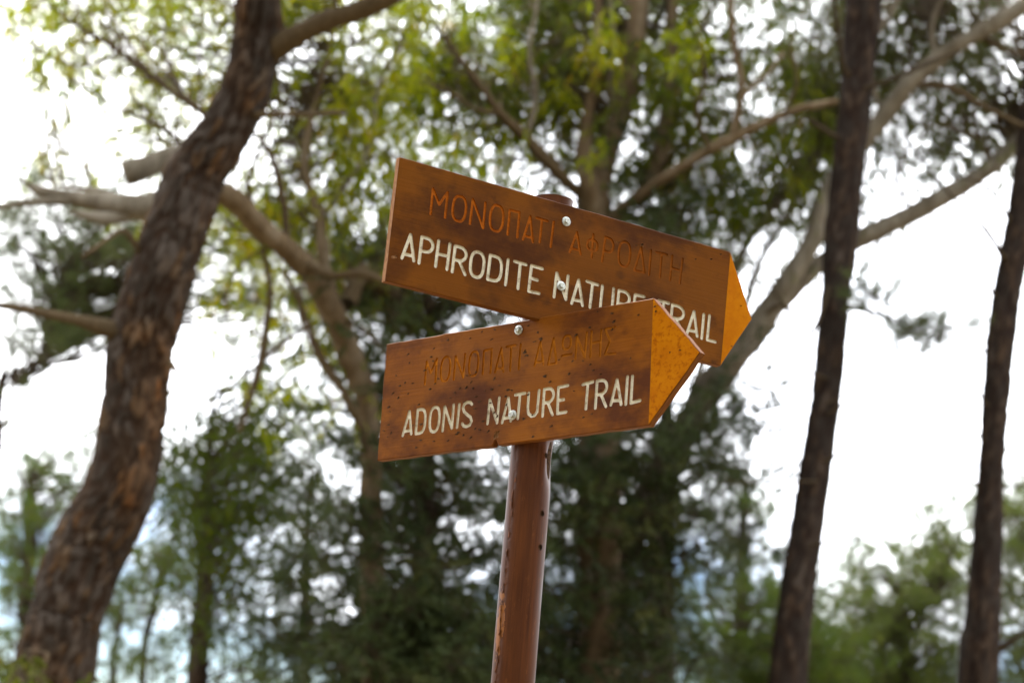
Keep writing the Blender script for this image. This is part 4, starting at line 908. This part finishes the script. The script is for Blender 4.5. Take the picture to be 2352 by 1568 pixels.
limb(t, [(735, 500, 12.3, 14), (790, 430, 12.2, 12), (850, 330, 12.2, 10), (870, 200, 12.2, 8), (930, 90, 12.2, 6)], M['euc_pale'], seg=8)
limb(t, [(600, 525, 11.8, 12), (570, 430, 11.7, 11), (600, 330, 11.6, 9), (640, 230, 11.6, 7), (630, 130, 11.6, 5)], M['twig'], seg=8)
limb(t, [(770, 730, 12.2, 14), (840, 760, 12.1, 11), (900, 830, 12, 8)], M['twig'], seg=6)
limb(t, [(700, 610, 12, 10), (690, 720, 11.9, 8), (730, 820, 11.8, 7), (790, 910, 11.8, 6), (830, 960, 11.8, 5)], M['twig'], seg=6)
limb(t, [(640, 560, 11.9, 9), (560, 600, 11.8, 7), (520, 680, 11.7, 6), (530, 760, 11.7, 4)], M['twig'], seg=6)
limb(t, [(280, 120, 11.4, 8), (200, 150, 11.3, 6), (110, 130, 11.2, 5), (30, 60, 11.1, 4)], M['twig'], seg=6)
limb(t, [(160, 180, 11.3, 6), (150, 250, 11.2, 5), (160, 330, 11.2, 4)], M['twig'], seg=6)
foliage(t, 'euc', dict(depth=(12.1, 14.0), r=(.10, .20), k=1.3, rows={-1: '5678776775', 0: '5678776775', 1: '356676688800', 2: '145743788800', 3: '0322125687', 4: '0002056676', 5: '0000056776', 6: '0000046540', 7: '0000034430', 8: '0000013330', 9: '0000001220'}), M['leaf_yellow'], rgen(4), M['twig'], 0, label='drooping yellow green leaves', LL=(.055, .115), WW=(.010, .0165))
foliage(t, 'euc', dict(depth=(12.8, 14.2), r=(.12, .2), rows={1: '000000023300', 2: '00000013440', 3: '0000000244', 4: '0000023455', 5: '0000024556', 6: '0000013455', 7: '0000001345', 8: '000000024', 9: '000000023'}), M['leaf_olive'], rgen(41), M['twig'], 0, part='inner_crown', label='olive green inner leaves')

# --- eucalyptus with upright stems behind the upper sign
t = Tree('eucalyptus_tree', ground_at(1385, 13.6), 'eucalyptus with several upright stems rising right behind the upper sign', 'trees behind the signs')
t.wood('trunk', pxpath([(1378, 1450, 13.6, 96), (1378, 1200, 13.6, 92), (1372, 900, 13.6, 88), (1366, 620, 13.6, 86), (1362, 480, 13.6, 84), (1372, 420, 13.65, 64), (1402, 330, 13.7, 54), (1432, 240, 13.7, 52), (1456, 120, 13.7, 50), (1468, 0, 13.7, 46), (1476, -150, 13.7, 36), (1490, -350, 13.7, 18)], (1385, 13.6, 1.3)), EB, seg=28, step=.05, amp=.009)
limb(t, [(1365, 520, 13.5, 50), (1350, 430, 13.4, 44), (1338, 370, 13.4, 36), (1345, 290, 13.4, 28), (1362, 200, 13.4, 24), (1372, 100, 13.4, 20), (1375, -50, 13.4, 14)], EB, seg=14, amp=.007)
limb(t, [(1460, 470, 13.8, 36), (1500, 400, 13.8, 34), (1522, 330, 13.8, 34), (1535, 220, 13.8, 30), (1542, 100, 13.8, 28), (1548, -40, 13.8, 24), (1555, -250, 13.8, 12)], EB, seg=14, amp=.006)
limb(t, [(1350, 450, 13.5, 34), (1310, 425, 13.4, 30), (1260, 375, 13.3, 28), (1200, 310, 13.2, 24), (1150, 260, 13.1, 20), (1090, 180, 13, 14), (1000, 60, 12.8, 10)], M['twig'], seg=12, amp=.006)
limb(t, [(1380, 520, 13.6, 24), (1480, 440, 13.4, 24), (1600, 362, 13.2, 26), (1690, 315, 13.1, 24), (1760, 280, 13, 20), (1840, 250, 12.9, 17), (1925, 232, 12.8, 14)], EB, seg=12, amp=.006)
limb(t, [(1685, 312, 13.1, 20), (1698, 240, 13.05, 18), (1702, 180, 13, 16), (1686, 110, 12.95, 14), (1678, 0, 12.9, 13), (1674, -80, 12.9, 10)], EB, seg=10)
limb(t, [(1700, 230, 13.05, 14), (1730, 195, 13.1, 12), (1765, 165, 13.15, 9), (1800, 120, 13.2, 6)], EB, seg=8)
limb(t, [(1420, 290, 13.7, 20), (1400, 200, 13.5, 16), (1410, 100, 13.4, 13), (1395, -60, 13.3, 10)], M['euc_pale'], seg=8)
limb(t, [(1210, 320, 13.2, 14), (1230, 220, 13.1, 12), (1215, 120, 13, 10), (1235, 0, 13, 8), (1240, -80, 13, 6)], M['euc_pale'], seg=8)
limb(t, [(1150, 260, 13.1, 12), (1090, 250, 13, 10), (1010, 200, 12.9, 8), (930, 190, 12.8, 6)], M['twig'], seg=8)
limb(t, [(1530, 250, 13.8, 14), (1580, 180, 13.7, 12), (1600, 90, 13.6, 10), (1640, 10, 13.5, 8), (1650, -70, 13.5, 6)], M['euc_pale'], seg=8)
limb(t, [(1630, 345, 13.1, 12), (1600, 260, 13, 9), (1620, 180, 12.9, 7), (1605, 90, 12.8, 5)], M['twig'], seg=6)
limb(t, [(1800, 265, 12.9, 10), (1830, 190, 12.8, 8), (1815, 100, 12.7, 6), (1850, 20, 12.7, 5)], M['twig'], seg=6)
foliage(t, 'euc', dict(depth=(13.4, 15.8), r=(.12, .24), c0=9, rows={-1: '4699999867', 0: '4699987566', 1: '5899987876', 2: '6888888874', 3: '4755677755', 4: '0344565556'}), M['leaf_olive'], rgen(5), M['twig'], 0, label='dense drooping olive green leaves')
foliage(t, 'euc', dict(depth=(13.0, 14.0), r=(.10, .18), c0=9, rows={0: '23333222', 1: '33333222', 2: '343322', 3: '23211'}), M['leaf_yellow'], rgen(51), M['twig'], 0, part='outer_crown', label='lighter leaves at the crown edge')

# --- smooth grey eucalyptus forking behind the straight pine
t = Tree('eucalyptus_tree', ground_at(1330, 14.6), 'slanting smooth grey eucalyptus that forks behind the straight dark pine', 'trees behind the signs')
t.wood('trunk', pxpath([(1392, 1450, 14.6, 78), (1440, 1250, 14.5, 76), (1515, 1085, 14.4, 72), (1600, 935, 14.3, 66), (1680, 830, 14.2, 62), (1750, 735, 14.15, 58), (1810, 640, 14.1, 50), (1862, 555, 14.1, 44), (1900, 450, 14.1, 42), (1950, 370, 14.1, 42), (2010, 290, 14.1, 42), (2090, 190, 14.0, 40), (2190, 110, 13.9, 40), (2280, 60, 13.8, 38), (2380, -10, 13.7, 34), (2500, -120, 13.6, 20)], (1330, 14.6, 1.3)), M['euc_pale'], seg=26, step=.05, amp=.008)
limb(t, [(1740, 750, 14.15, 40), (1800, 685, 14.2, 44), (1850, 632, 14.25, 42), (1900, 592, 14.3, 40), (1985, 545, 14.3, 42), (2080, 500, 14.3, 42), (2180, 445, 14.3, 42), (2270, 385, 14.3, 36), (2352, 310, 14.3, 34), (2450, 220, 14.2, 24)], M['euc_pale'], seg=18, amp=.007)
limb(t, [(1560, 1000, 14.4, 22), (1590, 900, 14.5, 20), (1640, 760, 14.6, 18), (1700, 590, 14.6, 18), (1760, 500, 14.6, 16), (1840, 400, 14.5, 14), (1900, 340, 14.4, 10)], M['euc_pale'], seg=10)
limb(t, [(2090, 195, 14, 20), (2180, 200, 13.9, 17), (2260, 245, 13.8, 15), (2352, 290, 13.7, 12)], M['twig'], seg=8)
limb(t, [(2250, 80, 13.9, 20), (2300, 110, 13.8, 16), (2380, 135, 13.7, 12)], M['twig'], seg=8)
limb(t, [(2200, 430, 14.3, 8), (2250, 500, 14.2, 7), (2305, 580, 14.1, 6)], M['twig'], seg=6)
limb(t, [(1750, 730, 14.1, 12), (1800, 700, 14, 9), (1870, 765, 13.9, 6)], M['twig'], seg=6)
limb(t, [(1700, 800, 14.2, 14), (1730, 640, 14.4, 13), (1790, 520, 14.5, 12), (1850, 430, 14.6, 10), (1880, 330, 14.6, 8)], M['euc_pale'], seg=8)
limb(t, [(2030, 265, 14.1, 16), (2000, 180, 14.0, 13), (2010, 90, 13.9, 11), (2060, 10, 13.8, 9), (2080, -70, 13.8, 7)], M['euc_pale'], seg=8)
limb(t, [(2150, 140, 13.9, 14), (2140, 60, 13.9, 12), (2170, -20, 13.8, 10)], M['euc_pale'], seg=8)
limb(t, [(2100, 490, 14.3, 12), (2060, 420, 14.2, 9), (2080, 350, 14.1, 7), (2140, 290, 14, 5)], M['twig'], seg=6)
limb(t, [(2280, 375, 14.3, 10), (2240, 320, 14.2, 8), (2180, 290, 14.1, 6), (2100, 280, 14, 4)], M['twig'], seg=6)
foliage(t, 'euc', dict(depth=(14.2, 16.2), r=(.10, .22), c0=16, rows={-1: '00378877', 0: '00378876', 1: '00477751', 2: '00455775', 3: '03543565', 4: '36652000', 5: '54312100', 6: '02101000'}, k=2.7), M['leaf_grey'], rgen(6), M['twig'], 0, label='fine grey green leaves', LL=(.05, .10), WW=(.009, .015))

# --- dark cypresses behind the signs
def cypress(x, d, top_y, label, layer, seed, trunk_w=60, m='cypress'):
    t = Tree('cypress_tree', ground_at(x, d), label, 'dark cypresses behind the signs')
    t.wood('trunk', pxpath([(x, 1500, d, trunk_w), (x+4, 1200, d, trunk_w*.8), (x+10, 900, d, trunk_w*.55), (x+10, top_y, d, 10)], (x, d, 1.25)), M['pine_bark_grey'], seg=18, step=.08, bark='plate', amp=.006)
    foliage(t, 'cyp', layer, M[m], rgen(seed), DT, 0, (.012, .004), label='dark green scale leaf sprays', nt=15)
cypress(975, 12.9, 640, 'broad dark cypress filling the space left of the sign pole', dict(depth=(11.8, 14.2), r=(.15, .30), c0=6, rows={5: '003440', 6: '003775', 7: '003887', 8: '004877', 9: '005600', 10: '006777', 11: '035887', 12: '047876', 13: '268986', 14: '689999', 15: '489999', 16: '489999'}), 11)
cypress(1520, 14.8, 330, 'tall dark cypress behind and right of the sign pole', dict(depth=(12.8, 15.8), r=(.15, .28), c0=12, rows={3: '000300', 4: '301850', 5: '002840', 6: '444400', 7: '444400', 8: '000003', 9: '000056', 10: '898884', 11: '686873', 12: '689863', 13: '689750', 14: '888740', 15: '998630', 16: '998630'}), 12)

# --- mid and far trees
def far_pine(x, d, label, boxes, m, seed, trunk=None, dens=34, group='far pines', tw='dark_twig', **kw):
    t = Tree('pine_tree', ground_at(x, d), label, group)
    tr = trunk or [(x, 1500, d, 30), (x+6, 1250, d, 24), (x+10, 1100, d, 14)]
    t.wood('trunk', pxpath(tr, (x, d, 1.2)), M['pine_bark_grey'], seg=16, step=.08, bark='plate', amp=.006)
    foliage(t, 'pine', boxes, M[m], rgen(seed), M[tw], dens, (.014, .004), label='needle foliage', **kw)
    return t
t = Tree('evergreen_tree', ground_at(462, 15.5), 'mid green leafy evergreen with a dark upright trunk right of the leaning pine', 'far trees')
t.wood('trunk', pxpath([(455, 1560, 15.5, 50), (466, 1400, 15.5, 44), (474, 1250, 15.5, 38), (480, 1050, 15.5, 20), (490, 900, 15.5, 10)], (450, 15.5, 1.2)), M['pine_bark_grey'], seg=18, step=.08, bark='plate', amp=.006)
foliage(t, 'small', dict(depth=(14, 17), r=(.12, .24), c0=2, rows={8: '000034', 9: '004676', 10: '007886', 11: '008884', 12: '035862', 13: '024552', 14: '01232', 15: '023332', 16: '234442'}), M['leaf_mid'], rgen(21), DT, 0, nt=7, label='small mid green leaves')
far_pine(318, 21, 'thin leaning pine stem between two dark trunks at lower left', [(280, 1260, 460, 1400, 10, 20, 22, .20, .30), (240, 1470, 420, 1600, 5, 20, 22, .2, .3)], 'needle_grey', 22, [(326, 1580, 21, 18), (352, 1400, 21, 17), (392, 1250, 21, 14), (430, 1180, 21, 8)], 36, wd=.0046)
far_pine(262, 23, 'thin far pine stem beside the foot of the leaning pine', [(190, 1330, 330, 1440, 6, 22, 24, .26, .36)], 'needle_grey', 23, [(258, 1580, 23, 17), (268, 1480, 23, 15), (280, 1380, 23, 9)], 32, wd=.0048)
NT = 6
far_pine(-40, 16, 'grey green pine crown at the left edge above the open sky', dict(depth=(14.6, 17.4), r=(.14, .28), rows={4: '64310', 5: '88870765', 6: '88865866', 7: '886004430', 8: '74'}),
         'needle_grey', 24, [(-10, 1000, 16, 22), (50, 880, 16, 20), (95, 820, 16, 18), (120, 740, 16, 16), (132, 680, 16, 14), (190, 590, 16, 10), (250, 545, 16, 7)], nt=NT, L0=.08, wd=.0038)
far_pine(60, 22, 'far pine showing left of the leaning trunk near the ground', dict(depth=(20, 24), r=(.2, .36), rows={10: '135', 11: '364', 12: '65', 13: '43', 14: '43', 15: '53', 16: '64'}), 'needle', 25, nt=NT, L0=.095, wd=.005)
far_pine(2080, 20, 'bright green bushy pine between the two right hand trunks', dict(depth=(18.5, 22), r=(.18, .34), c0=19, rows={12: '01560', 13: '37870', 14: '78850', 15: '88560', 16: '88860'}), 'needle_bright', 26, [(2090, 1560, 20, 26), (2060, 1480, 20, 20), (2130, 1380, 20, 16), (2180, 1300, 20, 10)], nt=NT, L0=.09, wd=.005)
far_pine(2380, 19, 'bright green pine crown reaching in from the right edge', dict(depth=(18, 20.5), r=(.18, .32), c0=22, rows={11: '145', 12: '377', 13: '156', 14: '156', 15: '278', 16: '378'}), 'needle_bright', 27, nt=NT, L0=.09, wd=.005)
far_pine(1700, 18, 'olive green pine low down left of the straight dark pine', dict(depth=(16.5, 19.5), r=(.16, .3), c0=15, rows={11: '034', 12: '034', 13: '0342', 14: '3577', 15: '06998', 16: '06998'}), 'needle', 28, nt=NT, L0=.09, wd=.005)
far_pine(1240, 28, 'distant hazy pine seen through gaps beside the sign pole', [(1000, 1380, 1420, 1640, 14, 26, 30, .4, .6)], 'needle', 31, None, 26, L0=.11, wd=.006)
far_pine(700, 29, 'distant pine low between the dark cypress and the mid green pine', [(560, 1500, 900, 1640, 7, 27, 31, .4, .6)], 'needle_grey', 32, None, 26, L0=.11, wd=.006)
t = Tree('shrub', ground_at(90, 9.6), 'leafy yellow green shrub in front of the foot of the leaning pine', None, 'shrub')
t.wood('stem', pxpath([(70, 1750, 9.6, 14), (90, 1600, 9.6, 10), (110, 1500, 9.6, 6)], (90, 9.6, 1.2)), M['twig'], seg=8)
foliage(t, 'small', [(-40, 1520, 210, 1660, 9, 9.3, 9.9, .09, .14), (10, 1470, 100, 1530, 2, 9.3, 9.8, .05, .08)], M['shrub'], rgen(30), M['twig'], 40, label='small shrub leaves')

# --- unseen wood added behind and beside the viewer to shade the sign fronts
def shade_woodland():
    rg = rgen(77); VV, FF, TT, PP = [], [], [], []; k = 0
    for a in np.concatenate([np.linspace(95, 265, 13), np.linspace(78, 92, 2), np.linspace(268, 282, 2)]):
        d = rg.uniform(5.5, 11); x, y = d*math.sin(R(a)), d*math.cos(R(a)); h = rg.uniform(8.5, 12)
        PP.append(np.array([[x+.2*math.sin(q), y, z] for q, z in enumerate(np.linspace(-.1, h, 9))]))
        for q in range(46):
            z = rg.uniform(1.6, h+.6); rad = 2.3*(1-.45*abs(z-h*.55)/(h*.55)); b = rg.uniform(0, 6.28); r_ = rad*math.sqrt(rg.random())
            C = np.array([x+r_*math.cos(b), y+r_*math.sin(b), z]); n = 130
            B = C+ball(n, rg, .7)*.75; D = unit(rg.normal(size=(n, 3))+np.array([0, 0, -.2]))
            V, Fq = blades(B, D, rg.uniform(.16, .32, n), rg.uniform(.05, .10, n), rg, .1)
            VV.append(V); FF.append(Fq+k); TT.append(np.repeat(np.clip(rg.normal(.45, .2, n), 0, 1), 4)); k += len(V)
    o = mesh_obj('shade_woodland', np.concatenate(VV), np.concatenate(FF), M['cypress'], attrs=dict(tint=np.concatenate(TT)))
    tag(o, 'unseen mass of evergreen wood added behind the viewer to shade the signs', 'shade_woodland', kind='stuff')
    Vt, Ft = thin(np.array(PP), np.full(len(PP), .16), np.full(len(PP), .05))
    q = mesh_obj('trunk', Vt, Ft, M['pine_bark_grey'], o, smooth=True, attrs=dict(plate=np.full(len(Vt), .5), groove=np.zeros(len(Vt)))); tag(q, kind='stuff')
shade_woodland()
